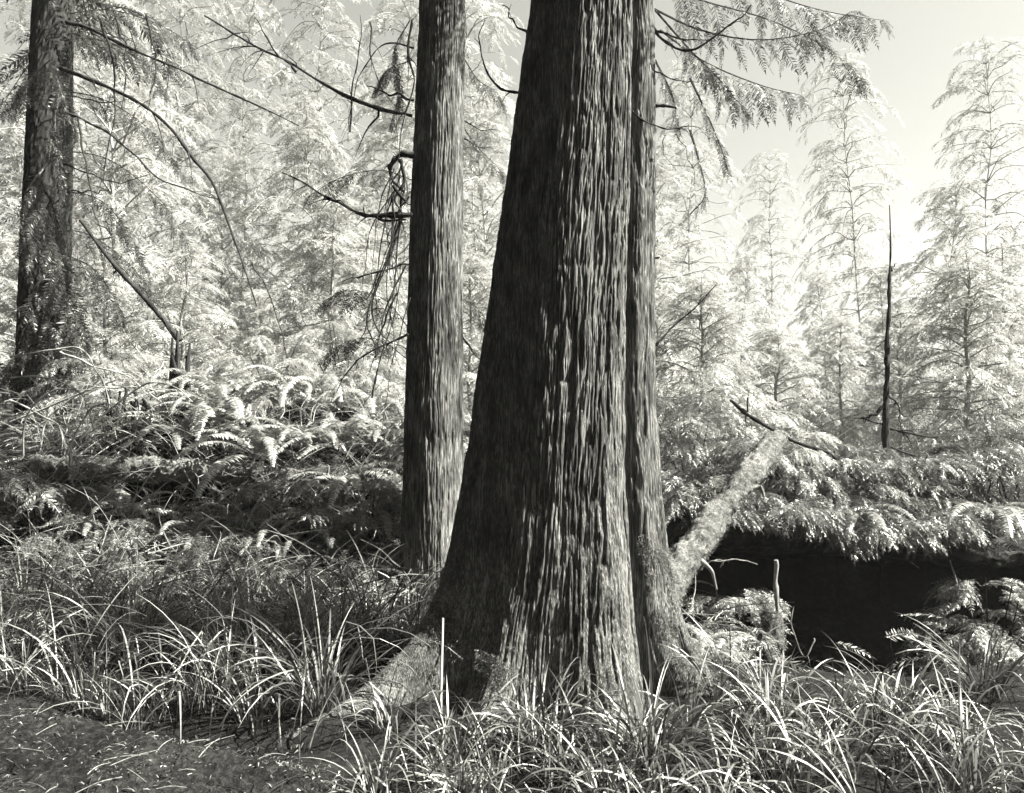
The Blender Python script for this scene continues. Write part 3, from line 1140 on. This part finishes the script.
# ------------------------------------------------------------------ low shrubs (drooping young conifer boughs)
def shrub(name, px, py, d, H, R, nb, label, mat, sec=0.22, lib=None, sparse=0.1, cat="shrub"):
    p = seat(P(px, py, d), 0.05)
    root = empty(name, p, label, cat, "low leafy shrubs of the forest floor")
    cr = MB()
    st = MB()
    for i in range(5):
        a = rng.uniform(0, 2 * PI)
        q = np.array([math.cos(a) * R * .4, math.sin(a) * R * .4, H * rng.uniform(.6, 1)])
        tube(st, wob([[0, 0, -0.25], q * 0.5, q], 0.02, 8), np.linspace(0.012, 0.004, 8), 5, cap=False)
    for i in range(nb):
        a = i * 2.4 + rng.uniform(-.5, .5)
        t = rng.random()
        z = H * (0.1 + 0.85 * t)
        e = rng.uniform(-0.1, 0.5)
        L = R * (1.15 - 0.7 * t) * rng.uniform(0.6, 1.2)
        bough(cr, np.array([math.cos(a) * R * .15, math.sin(a) * R * .15, z]), [math.cos(a), math.sin(a), e], L, 0.32, 10, sec, lib or SPRAYS_FINE, 0.004, sparse=sparse, hang=0.15)
    st.build("stem", M["dark"], root)
    cr.build("foliage", [mat, M["dark"]], root)
    return root


shrubs = [
    (300, 545, 7.9, 0.5, 0.7, 20, "dark bushy shrub below the right end of the level log", "under"),
    (372, 520, 7.8, 0.7, 0.6, 22, "dark shrub crowding the slim trunk's left side", "under"),
    (140, 560, 7.6, 0.45, 0.8, 20, "dark shrub behind the left grass, under the level log", "under"),
    (40, 540, 7.8, 0.8, 0.8, 26, "fine twiggy shrub at the left edge below the dry canes", "under"),
    (235, 570, 7.4, 0.4, 0.6, 18, "low shrub between the left grass and the level log", "under"),
    (435, 520, 8.6, 0.9, 0.7, 22, "shrub seen between the slim trunk and the cedar", "leaf"),
    (690, 460, 8.6, 1.2, 1.1, 34, "tall bright shrub right of the cedar behind the leaning log", "leaf"),
    (760, 500, 8.0, 0.8, 1.0, 30, "bright shrub wrapped round the leaning log's upper end", "leaf"),
    (830, 520, 7.9, 0.7, 0.8, 34, "shrub spilling over the bank left of the dark hollow", "leaf"),
    (905, 530, 7.9, 0.7, 0.8, 34, "shrub spilling over the bank above the dark hollow", "leaf"),
    (792, 500, 7.8, 0.85, 0.65, 28, "small bright shrub hiding the upper end of the leaning log", "leafpale"),
    (790, 560, 7.35, 0.3, 0.5, 22, "ragged foliage hanging over the bank just right of the leaning log", "leaf"),
    (860, 562, 7.3, 0.25, 0.5, 22, "ragged foliage hanging over the middle of the bank's lip", "leaf"),
    (945, 562, 7.3, 0.25, 0.5, 22, "ragged foliage hanging over the bank's lip near its right end", "leaf"),
    (990, 640, 6.9, 1.0, 0.6, 22, "dark shaded shrub filling the right end of the hollow", "under"),
    (735, 650, 6.9, 0.75, 0.5, 18, "dark shaded shrub filling the left end of the hollow", "under"),
    (975, 530, 7.9, 0.8, 0.8, 34, "shrub on the right end of the bank by the picture's edge", "leaf"),
    (815, 545, 7.5, 0.3, 0.55, 20, "low foliage hanging over the left lip of the hollow", "leaf"),
    (905, 550, 7.5, 0.3, 0.55, 20, "low foliage hanging over the right lip of the hollow", "leaf"),
    (700, 550, 7.4, 0.5, 0.7, 20, "shaded shrub beneath the leaning log", "under"),
    (1010, 480, 8.6, 1.0, 1.0, 26, "leafy shrub cut by the right edge above the bank", "leaf"),
    (270, 440, 9.9, 1.0, 1.0, 26, "pale shrub behind the ferns at the level log's end", "leafpale"),
    (110, 430, 10.4, 1.2, 1.1, 28, "pale shrub behind the dry canes", "leafpale"),
    (345, 400, 10.2, 1.2, 1.1, 28, "pale shrub left behind the slim trunk", "leafpale"),
]
for (px, py, d, H, R, nb, lab, mt) in shrubs:
    shrub("leafy_shrub", px, py, d, H, R, nb, lab, M[mt])

# ------------------------------------------------------------------ saplings and trees beyond
GRP = "sunlit young conifers beyond the ferns"
protos = []
specs = [  # px, d, H, r0, nb, z0, Lb, label, leaf
    (700, 11.0, 3.0, 0.05, 60, 0.5, 1.5, "bright young conifer just right of the cedar", "leafpale"),
    (330, 12.0, 3.7, 0.06, 60, 0.8, 1.6, "young conifer with airy boughs left behind the slim trunk", "leafpale"),
    (965, 11.5, 3.4, 0.06, 66, 0.6, 1.7, "pale conifer at the right, behind the thin dead sapling", "leafpale"),
    (180, 14.0, 3.6, 0.06, 54, 0.5, 1.6, "pale conifer rising behind the jagged stump", "leafpale"),
]
for (px, d, H, r0, nb, z0, Lb, lab, mt) in specs:
    p = P(px, 400, d)
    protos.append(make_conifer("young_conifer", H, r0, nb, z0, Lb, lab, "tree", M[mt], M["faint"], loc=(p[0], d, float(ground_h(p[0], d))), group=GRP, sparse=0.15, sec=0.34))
more = [
    (0, 770, 13.0, 0.85, "pale low conifer above the leaning log's top"),
    (1, 840, 14.0, 0.75, "pale conifer left of the thin dead sapling"),
    (2, 900, 15.0, 0.9, "pale conifer right behind the thin dead sapling"),
    (3, 1015, 13.0, 1.1, "pale conifer cut by the right edge"),
    (0, 470, 11.5, 0.9, "pale young conifer in the gap between the two trunks"),
    (2, 260, 15.0, 0.8, "pale conifer centred in the gap left of the slim trunk"),
    (1, 105, 14.0, 0.9, "pale conifer beside the dark hemlock"),
    (3, 375, 15.0, 1.1, "pale conifer directly left behind the slim trunk"),
    (0, 20, 14.5, 1.2, "pale conifer at the left edge behind the dark hemlock"),
    (3, 660, 15.0, 1.2, "pale conifer hugging the cedar's right edge"),
]
for k, px, d, s, lab in more:
    p = P(px, 400, d)
    copy_thing(protos[k], (p[0], d, float(ground_h(p[0], d))), rng.uniform(0, 6), s, lab, GRP)

GRP2 = "faint slender trees far beyond the clearing"
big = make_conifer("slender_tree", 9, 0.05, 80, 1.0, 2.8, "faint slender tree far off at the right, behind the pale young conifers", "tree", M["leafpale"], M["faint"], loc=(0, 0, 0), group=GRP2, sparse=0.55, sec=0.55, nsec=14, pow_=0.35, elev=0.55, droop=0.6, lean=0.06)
far = [(945, 27, 0.7, None), (1030, 24, 0.7, "faint slender tree far off at the right edge"), (830, 26, 0.62, "faint slender tree far off left of the thin dead sapling"),
       (320, 20, 0.95, "faint slender tree far off in the bright gap left of the slim trunk"), (130, 18, 1.2, "faint slender tree far off between the hemlock's arching limbs"),
       (490, 24, 1.1, "faint slender tree far off in the gap between the two trunks"), (700, 28, 0.62, "faint slender tree far off right of the cedar"),
       (395, 21, 1.1, "faint slender tree far off, hidden partly by the slim trunk"), (20, 24, 1.1, "faint slender tree far off at the left edge"),
       (240, 33, 0.7, "faintest slender tree, farthest off in the gap left of the slim trunk"), (770, 34, 0.6, "faintest slender tree, farthest off above the leaning log"),
       (220, 21, 0.8, "faint slender tree far off below the end of the long arching limb"),
       (660, 22, 0.95, "faint slender tree far off touching the cedar's right outline"), (735, 24, 0.62, "faint slender tree far off above the middle of the leaning log"),
       (890, 30, 0.7, "faint slender tree far off straight behind the thin dead sapling")]
for i, (px, d, s, lab) in enumerate(far):
    p = P(px, 400, d)
    loc = (p[0], d, float(ground_h(p[0], d)))
    if i == 0:
        big.location = loc
    else:
        copy_thing(big, loc, rng.uniform(0, 6), s, lab, GRP2)

GRP4 = "wispy tall trees veiling the far sky"
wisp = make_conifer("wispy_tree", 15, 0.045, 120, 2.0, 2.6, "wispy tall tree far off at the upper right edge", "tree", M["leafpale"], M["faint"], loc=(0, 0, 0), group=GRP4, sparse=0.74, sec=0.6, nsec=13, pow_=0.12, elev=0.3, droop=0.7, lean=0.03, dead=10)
for i, (px, d, s_, lab) in enumerate([
    (985, 29, 1.25, None), (870, 40, 1.35, "wispy tall tree far off just left of the thin dead sapling, reaching the top edge"), (775, 38, 0.9, "wispy tall tree far off below the cedar's leafy bough"),
    (690, 34, 1.1, "wispy tall tree far off beside the cedar's right outline"), (485, 27, 1.1, "wispy tall tree far off in the gap between the two trunks"),
    (385, 29, 1.1, "wispy tall tree far off touching the slim trunk's left outline"), (310, 26, 1.0, "wispy tall tree far off behind the slim trunk's bare limb"),
    (240, 31, 1.1, "wispy tall tree far off above the end of the arching limb"), (165, 25, 1.0, "wispy tall tree far off among the hemlock's arching limbs"),
    (105, 29, 1.1, "wispy tall tree far off close to the hemlock trunk"), (10, 27, 1.1, "wispy tall tree far off at the upper left edge")]):
    p = P(px, 400, d)
    loc = (p[0], d, float(ground_h(p[0], d)))
    if i == 0:
        wisp.location = loc
    else:
        copy_thing(wisp, loc, rng.uniform(0, 6), s_, lab, GRP4)

# ------------------------------------------------------------------ undergrowth (nobody could count it)
def build_undergrowth():
    mb = MB()
    N = 9000
    x = rng.uniform(-7, 7, N)
    y = rng.uniform(5.3, 13.5, N)
    keep = (np.abs(x / y) < 0.8) & (rng.random(N) < (0.4 + 0.9 * vnoise(x * 1.3, y * 1.3, 9)))
    keep &= ~((x > 1.9) & (y > 5.4) & (y < 8.0))
    keep &= ((x - 0.3) ** 2 + (y - 5.2) ** 2 > 0.9)
    x = x[keep]; y = y[keep]
    n = len(x)
    z = ground_h(x, y)
    z = np.where((x > 1.5) & (y > 7.4), np.maximum(z, 0.72), z)
    hgt = 0.05 + 0.35 * rng.random(n) ** 1.5
    pos = np.stack([x, y, z + hgt], -1)
    a = rng.uniform(0, 2 * PI, n)
    dr = np.stack([np.cos(a), np.sin(a), rng.uniform(-0.4, 0.4, n)], -1)
    nm = np.tile(UP, (n, 1)) + rng.normal(0, 0.35, (n, 3))
    place_sprays(mb, SPRAYS_FINE, pos, dr, nm, rng.uniform(0.12, 0.34, n))
    o = mb.build("undergrowth", M["under"])
    tag(o, "low leafy undergrowth covering the forest floor", "undergrowth", None, "stuff")
    tw = MB()
    for i in range(800):
        d = rng.uniform(5.6, 11)
        xx = rng.uniform(-0.75, 0.72) * d
        if xx > 1.6 and d < 8.2:
            continue
        l = rng.uniform(0.2, 0.9)
        a = rng.uniform(0, 2 * PI)
        e = rng.uniform(-0.2, 0.7)
        b = np.array([xx, d, float(ground_h(xx, d)) + rng.uniform(0.05, 0.5)])
        v = np.array([math.cos(a) * math.cos(e), math.sin(a) * math.cos(e), math.sin(e)])
        tube(tw, wob([b, b + v * l * .5 + UP * .04, b + v * l], 0.02, 7), np.linspace(rng.uniform(0.003, 0.008), 0.002, 7), 4, cap=False)
    for i in range(420):
        d = rng.uniform(6.9, 8.9)
        xx = rng.uniform(-0.64, -0.14) * d
        l = rng.uniform(0.25, 1.1)
        a = rng.uniform(0, 2 * PI)
        e = rng.uniform(-0.15, 0.9)
        b = np.array([xx, d, float(ground_h(xx, d)) + rng.uniform(0.1, 0.45)])
        v = np.array([math.cos(a) * math.cos(e), math.sin(a) * math.cos(e) * 0.5, math.sin(e)])
        tube(tw, wob([b, b + v * l * .5 + UP * .08 * l, b + v * l], 0.03, 9), np.linspace(rng.uniform(0.003, 0.007), 0.0015, 9), 4, 1, cap=False)
    n = 5200
    x = rng.uniform(-5.2, -1.0, n)
    y = rng.uniform(6.7, 9.0, n)
    k = vnoise(x * 2.1, y * 2.1, 71) > 0.42
    x, y = x[k], y[k]
    n = len(x)
    pos = np.stack([x, y, ground_h(x, y) + rng.uniform(0.12, 0.5, n)], -1)
    a = rng.uniform(0, 2 * PI, n)
    dr = np.stack([np.cos(a), np.sin(a), rng.uniform(-0.5, 0.1, n)], -1)
    mu = MB()
    place_sprays(mu, SPRAYS_FINE, pos, dr, np.tile(UP, (n, 1)) + rng.normal(0, 0.25, (n, 3)), rng.uniform(0.10, 0.26, n))
    o = mu.build("bright_undergrowth", M["leaf"])
    tag(o, "sunlit leafy sprays tangled over the left slope", "undergrowth", None, "stuff")
    o = tw.build("twig_litter", [M["pale"], M["faint"]])
    tag(o, "fallen twigs strewn through the undergrowth", "twigs", None, "stuff")


build_undergrowth()


# ------------------------------------------------------------------ grass
def tussock(mb, c, nb, L, rad, lean=(0, 0), wid=0.0042):
    """blades rise from the tuft's base and arch outward"""
    nseg = 9
    a = rng.uniform(0, 2 * PI, nb)
    rr = rad * np.sqrt(rng.random(nb))
    base = np.stack([c[0] + rr * np.cos(a), c[1] + rr * np.sin(a), np.full(nb, c[2] - 0.03)], -1)
    az = a + rng.normal(0, 0.6, nb)
    ln = L * rng.uniform(0.45, 1.35, nb)
    th0 = rng.uniform(1.05, 1.5, nb)
    th1 = th0 - rng.uniform(0.6, 3.0, nb) * (0.6 + 0.4 * ln / L)
    w = wid * rng.uniform(0.6, 1.35, nb)
    dirh = np.stack([np.cos(az) + lean[0], np.sin(az) + lean[1], 0 * az], -1)
    dirh = norm(dirh)
    side = np.stack([-dirh[:, 1], dirh[:, 0], 0 * az], -1)
    tw = rng.uniform(-0.9, 0.9, nb)
    brk = np.where(rng.random(nb) < 0.14, rng.uniform(0.3, 0.8, nb), 2.0)
    kink = rng.uniform(0.5, 1.8, nb)
    pts = [base]
    ds = ln / nseg
    for k in range(nseg):
        t = (k + 0.5) / nseg
        th = th0 + (th1 - th0) * t ** 1.3 - np.where(t > brk, kink, 0)
        pts.append(pts[-1] + (dirh * np.cos(th)[:, None] + UP * np.sin(th)[:, None]) * ds[:, None])
    pts = np.stack(pts, 1)                      # nb, nseg+1, 3
    T = norm(np.gradient(pts, axis=1))
    N = np.cross(T, side[:, None])
    tt = np.linspace(0, 1, nseg + 1)
    ang = tw[:, None] * (0.3 + tt[None])
    S = side[:, None] * np.cos(ang)[..., None] + N * np.sin(ang)[..., None]
    prof = np.clip(np.minimum(0.55 + 1.2 * tt, 1.0) * np.minimum(1.0, (1.02 - tt) * 2.2), 0.04, 1)
    W = (w[:, None] * prof[None])[..., None]
    A = pts - S * W
    B = pts + S * W
    V = np.stack([A, B], 2).reshape(nb, -1, 3)
    m = 2 * (nseg + 1)
    k = np.arange(nseg)
    q = np.stack([2 * k, 2 * k + 1, 2 * k + 3, 2 * k + 2], -1)
    Q = q[None] + (np.arange(nb) * m)[:, None, None]
    mb.add(V.reshape(-1, 3), Q)


def build_grass():
    mb = MB()
    n = 0
    for i in range(1250):
        x = rng.uniform(-5.2, 4.6)
        y = rng.uniform(3.15, 6.9)
        r2 = (x - 0.28) ** 2 + (y - 5.2) ** 2
        if r2 < 0.62 ** 2:
            continue
        if x < -0.72:                       # left bank
            if y < 4.72 - 0.36 * (x + 2.8) or y > 6.9:
                continue
            L = 0.68
        else:
            lim = 5.0 if x < 1.2 else (4.75 if x < 1.6 or x > 3.3 else 4.45)
            if y > lim:
                continue
            if x < 1.1 and y > 4.3 - 0.25 * abs(x + 0.4):
                continue
            L = 0.36 if x < 1.0 else 0.38
        if -1.15 < x < 0.3 and 4.2 < y < 5.5:
            continue
        z = float(ground_h(x, y))
        dens = vnoise(x * 1.6, y * 1.6, 61)
        if rng.random() > 0.18 + dens:
            continue
        tussock(mb, (x, y, z), int(rng.uniform(10, 26)), L * rng.uniform(0.75, 1.45), 0.05, (rng.uniform(-.5, .5), rng.uniform(-.5, .3)))
        n += 1
    o = mb.build("grass", M["grass"])
    tag(o, "long arching grass in the foreground", "grass", None, "stuff")
    print("tussocks", n, "blades quads", sum(len(q) for q in mb.q))


build_grass()
GG = "separate grass tussocks near the cedar"
for px, py, d, nb, L, lab in [
    (322, 735, 4.55, 120, 0.80, "tall dense grass tussock left of the cedar's left root"),
    (262, 690, 5.2, 110, 0.72, "arching grass tussock on the dark bank, middle of the left grass"),
    (120, 680, 5.4, 100, 0.75, "arching grass tussock on the left grass bank below the short thin log"),
    (545, 775, 4.0, 90, 0.55, "pale grass tussock in front of the cedar's foot"),
    (650, 790, 3.8, 100, 0.60, "wide pale grass tussock in front of the cedar's right root"),
    (450, 775, 4.0, 80, 0.42, "grass tussock before the cedar's left root"),
    (900, 775, 4.2, 110, 0.42, "pale grass tussock at the right in front of the hollow"),
    (780, 755, 4.4, 100, 0.45, "grass tussock between the cedar's right root and the hollow"),
    (985, 730, 4.7, 100, 0.55, "grass tussock at the right edge"),
    (392, 752, 4.3, 60, 0.36, "short grass tussock right in front of the tip of the cedar's left root"),
    (40, 650, 5.6, 90, 0.70, "grass tussock at the left edge of the bank"),
]:
    p = P(px, py, d)
    z = float(ground_h(p[0], d))
    mb = MB()
    tussock(mb, (0, 0, 0), nb, L, 0.10, (0.1, -0.15), 0.005)
    o = mb.build("grass_tussock", M["grass"])
    o.location = (p[0], d, z)
    tag(o, lab, "grass tussock", GG)

# ------------------------------------------------------------------ unseen conifers added around the camera to block sky light
GRP3 = "unseen dense dark conifers of the surrounding forest, added to block sky light"
LAB3 = "unseen dense dark conifer of the surrounding forest, added to block sky light"
wall = make_conifer("sky_blocking_conifer", 15, 0.22, 230, 0.8, 3.6, LAB3, "tree", M["leafdark"], M["dark"], group=GRP3, sparse=0.0, sec=0.8, nsec=12, dead=3, loc=(-2.0, -6.0, 0))
for (x, y, s_) in [(2.5, -6.5, 1.0), (6.5, -5.0, 1.1), (-6, -5, 1.1), (-10, -2.5, 1.0), (10.5, -5.0, 0.9), (-4, -10, 1.2), (1, -11, 1.2), (6, -11, 1.2), (-9, -8, 1.1),
                   (-8.5, 1.6, 0.9), (-8.2, 4.6, 0.75), (-9.9, 8.0, 0.8), (-11.0, 6.0, 1.0), (-13.5, 10.5, 1.0), (-14, 4.0, 1.2), (-8.5, -1.0, 1.1), (-10, 4.2, 0.9), (-13, 8.0, 1.2), (-15, 13.0, 1.1), (-13, -4.0, 1.2), (11, -10, 1.2)]:
    copy_thing(wall, (x, y, float(ground_h(x, y))), rng.uniform(0, 6), s_, LAB3, GRP3)

over = make_conifer("sky_blocking_conifer", 16, 0.25, 170, 4.5, 4.2, LAB3, "tree", M["leafdark"], M["dark"], group=GRP3, sparse=0.0, sec=0.8, nsec=12, dead=3, loc=(-3.4, -4.8, 0), elev=0.0)  # higher unseen crowns, added overhead to darken the ambient light
for (x, y, s_) in [(4.0, -5.0, 1.0), (-7.0, -2.0, 1.1), (0.3, -6.2, 1.2), (-1.6, -5.6, 1.0), (2.2, -6.0, 1.1), (-5.0, -4.5, 1.1), (-9.5, 3.0, 1.0), (-11, 7.5, 1.0)]:
    copy_thing(over, (x, y, float(ground_h(x, y))), rng.uniform(0, 6), s_, LAB3, GRP3)

# ------------------------------------------------------------------ moss tufts
def fuzz(mb, pos, nrm, ln, w=0.0022):
    """short curved moss shoots standing on a surface"""
    n = len(pos)
    d = norm(nrm + rng.normal(0, 0.55, (n, 3)))
    s = norm(np.cross(d, rng.normal(0, 1, (n, 3))))
    l = ln * rng.uniform(0.4, 1.3, n)[:, None]
    ww = w * rng.uniform(0.6, 1.5, n)[:, None]
    mid = pos + d * l * 0.55
    tip = pos + d * l - UP * l * 0.35
    V = np.stack([pos - s * ww * .5, mid - s * ww, tip, mid + s * ww], 1).reshape(-1, 3)
    mb.add(V, np.arange(4 * n).reshape(-1, 4))


def surf_points(o, n, keep=None):
    me = o.data
    co = np.zeros(len(me.vertices) * 3, np.float32)
    me.vertices.foreach_get("co", co)
    nn = np.zeros(len(me.vertices) * 3, np.float32)
    me.vertices.foreach_get("normal", nn)
    co = co.reshape(-1, 3).astype(float)
    nn = nn.reshape(-1, 3).astype(float)
    if keep is not None:
        k = keep(co, nn)
        co = co[k]
        nn = nn[k]
    i = rng.integers(0, len(co), n)
    return co[i] + rng.normal(0, 0.004, (n, 3)), nn[i]


for o in [o for o in COL.objects if o.name.startswith(("leaning_log", "fallen_log", "rotten_stump"))]:
    p, nrm = surf_points(o, 7000 if o.name.startswith("leaning") else 4000)
    nrm = nrm * np.where((nrm * (p - p.mean(0))).sum(1, keepdims=True) > -9, 1, 1)
    mb = MB()
    fuzz(mb, p, nrm, 0.024, 0.0016)
    mb.build("moss", M["mossleaf"], o)
tr_o = [c for c in cedar.children if c.name.startswith("trunk")][0]


def on_roots(co, nn):
    th = np.degrees(np.arctan2(co[:, 1] - 0.05, co[:, 0]))
    z = co[:, 2]
    left = (np.abs(th + 150) < 20) & (z < 0.75) & (z > -0.2)
    frontl = (np.abs(th + 113) < 11) & (z < 0.35) & (z > -0.2)
    right = (np.abs(th + 24) < 14) & (z < 0.95) & (z > -0.2)
    return left | frontl | right


p, nrm = surf_points(tr_o, 60000, on_roots)
k = fbm(p[:, 0] * 11 + p[:, 1] * 9, p[:, 2] * 11, 5) > 0.5
mb = MB()
fuzz(mb, p[k], nrm[k], 0.022, 0.0013)
mb.build("moss", M["mossleaf"], cedar)
# moss and small litter on the path
N = 26000
x = rng.uniform(-3.6, -0.75, N)
y = rng.uniform(2.6, 4.5, N)
k = (y < 4.40 - 0.36 * (x + 2.8)) & (fbm(x * 4, y * 4, 15) + rng.uniform(-.12, .12, N) > 0.47)
p = np.stack([x[k], y[k], ground_h(x[k], y[k]) + 0.012], -1)
mb = MB()
fuzz(mb, p, np.tile(UP, (len(p), 1)) * 0.6, 0.035, 0.0025)
N2 = 3000
x = rng.uniform(-3.6, -0.75, N2)
y = rng.uniform(2.6, 4.5, N2)
k = (y < 4.45 - 0.36 * (x + 2.8))
p2 = np.stack([x[k], y[k], ground_h(x[k], y[k]) + 0.03 + rng.uniform(0, .02, k.sum())], -1)
fuzz(mb, p2, np.stack([np.cos(x[k] * 99), np.sin(y[k] * 97), 0.1 + 0 * x[k]], -1), 0.035, 0.0026)
o = mb.build("path_moss", M["leaf"])
tag(o, "moss shoots and dead leaves covering the path", "moss", None, "stuff")
mb = MB()
for i in range(420):
    y0 = rng.uniform(2.8, 4.3)
    x0 = rng.uniform(-3.2, -0.8)
    if y0 > 4.35 - 0.36 * (x0 + 2.8):
        continue
    a = rng.uniform(0, 2 * PI)
    l = rng.uniform(0.03, 0.22)
    b = np.array([x0, y0, float(ground_h(x0, y0)) + 0.03])
    v = np.array([math.cos(a), math.sin(a), rng.uniform(-.05, .15)])
    tube(mb, wob([b, b + v * l * .5 + UP * .01, b + v * l], 0.003, 7), np.linspace(0.0028, 0.0012, 7), 4, int(rng.random() < 0.7), cap=False)
o = mb.build("path_twigs", [M["pale"], M["dark"]])
tag(o, "small dry twigs scattered on the path", "twigs", None, "stuff")

N = 8000
x = rng.uniform(-4.5, 4.5, N)
y = rng.uniform(2.9, 7.0, N)
p = np.stack([x, y, ground_h(x, y) + rng.uniform(0.005, 0.05, N)], -1)
mb = MB()
fuzz(mb, p, np.stack([np.cos(x * 99), np.sin(y * 97), 0.25 + 0 * x], -1), 0.04, 0.004)
o = mb.build("leaf_litter", M["leafdark"])
tag(o, "dead leaves and needles lying on the soil under the grass", "leaf litter", None, "stuff")
for pix, d, lab in [
    ([(838, 560), (842, 590), (836, 622)], 7.4, "thin root hanging from the bank's lip, left one in the hollow"),
    ([(885, 560), (880, 600), (890, 640)], 7.3, "long thin root hanging from the bank's lip in the middle of the hollow"),
    ([(925, 565), (930, 590), (922, 615)], 7.4, "short thin root hanging from the bank's lip near the hooked pale root"),
]:
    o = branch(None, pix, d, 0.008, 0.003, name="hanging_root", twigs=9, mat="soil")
    tag(o, lab, "root")

# ------------------------------------------------------------------ thin mist added to lift the blacks and pale the distance
mb = MB()
x0, x1, y0, y1, z0, z1 = -70, 70, -60, 110, -6, 32
mb.add([[x0, y0, z0], [x1, y0, z0], [x1, y1, z0], [x0, y1, z0], [x0, y0, z1], [x1, y0, z1], [x1, y1, z1], [x0, y1, z1]],
       [[0, 3, 2, 1], [4, 5, 6, 7], [0, 1, 5, 4], [1, 2, 6, 5], [2, 3, 7, 6], [3, 0, 4, 7]])
m, nt, out = new_mat("fade_mist")
pv = nt.nodes.new("ShaderNodeVolumePrincipled")
pv.inputs["Color"].default_value = (0.95, 0.945, 0.92, 1)
pv.inputs["Density"].default_value = 0.00055
nt.links.new(pv.outputs[0], out.inputs["Volume"])
o = mb.build("added_haze", m)
tag(o, "thin mist added to lift the blacks and fade the distance", "added_haze", None, "stuff")

# ------------------------------------------------------------------ light
SUN_EL = math.radians(46)
SUN_AZ = math.radians(-10)          # measured from +X towards +Y: the sun stands to the right
S = Vector((math.cos(SUN_EL) * math.cos(SUN_AZ), math.cos(SUN_EL) * math.sin(SUN_AZ), math.sin(SUN_EL)))
sd = bpy.data.lights.new("sun", "SUN")
sd.energy = 5.0
sd.angle = math.radians(0.5)
sd.color = (1.0, 0.985, 0.91)
so = bpy.data.objects.new("sun", sd)
COL.objects.link(so)
so.rotation_euler = S.to_track_quat("Z", "Y").to_euler()
so.location = (20, 0, 30)

W = bpy.data.worlds.new("World")
SC.world = W
W.use_nodes = True
nt = W.node_tree
nt.nodes.clear()
out = nt.nodes.new("ShaderNodeOutputWorld")
bg = nt.nodes.new("ShaderNodeBackground")
bg.inputs["Strength"].default_value = 0.051
sky = nt.nodes.new("ShaderNodeTexSky")
sky.sky_type = "NISHITA"
sky.sun_disc = False
sky.sun_elevation = SUN_EL
sky.sun_rotation = PI / 2 - SUN_AZ
sky.air_density = 1.0
sky.dust_density = 3.0
bw = nt.nodes.new("ShaderNodeRGBToBW")
tint = nt.nodes.new("ShaderNodeMix")
tint.data_type = "RGBA"
tint.blend_type = "MULTIPLY"
tint.inputs["Factor"].default_value = 1.0
tint.inputs["B"].default_value = (1.0, 0.99, 0.90, 1)
nt.links.new(sky.outputs[0], bw.inputs[0])
nt.links.new(bw.outputs[0], tint.inputs["A"])
nt.links.new(tint.outputs["Result"], bg.inputs["Color"])
nt.links.new(bg.outputs[0], out.inputs[0])

SC.view_settings.view_transform = "Standard"
SC.view_settings.look = "None"
SC.view_settings.exposure = 2.55
SC.view_settings.gamma = 1.0
SC.view_settings.use_curve_mapping = False
SC.cycles.max_bounces = 6
SC.cycles.diffuse_bounces = 2
SC.cycles.transmission_bounces = 4
SC.cycles.use_denoising = True
SC.cycles.denoiser = 'OPENIMAGEDENOISE'
SC.cycles.denoising_input_passes = 'RGB_ALBEDO_NORMAL'
SC.cycles.denoising_prefilter = 'ACCURATE'
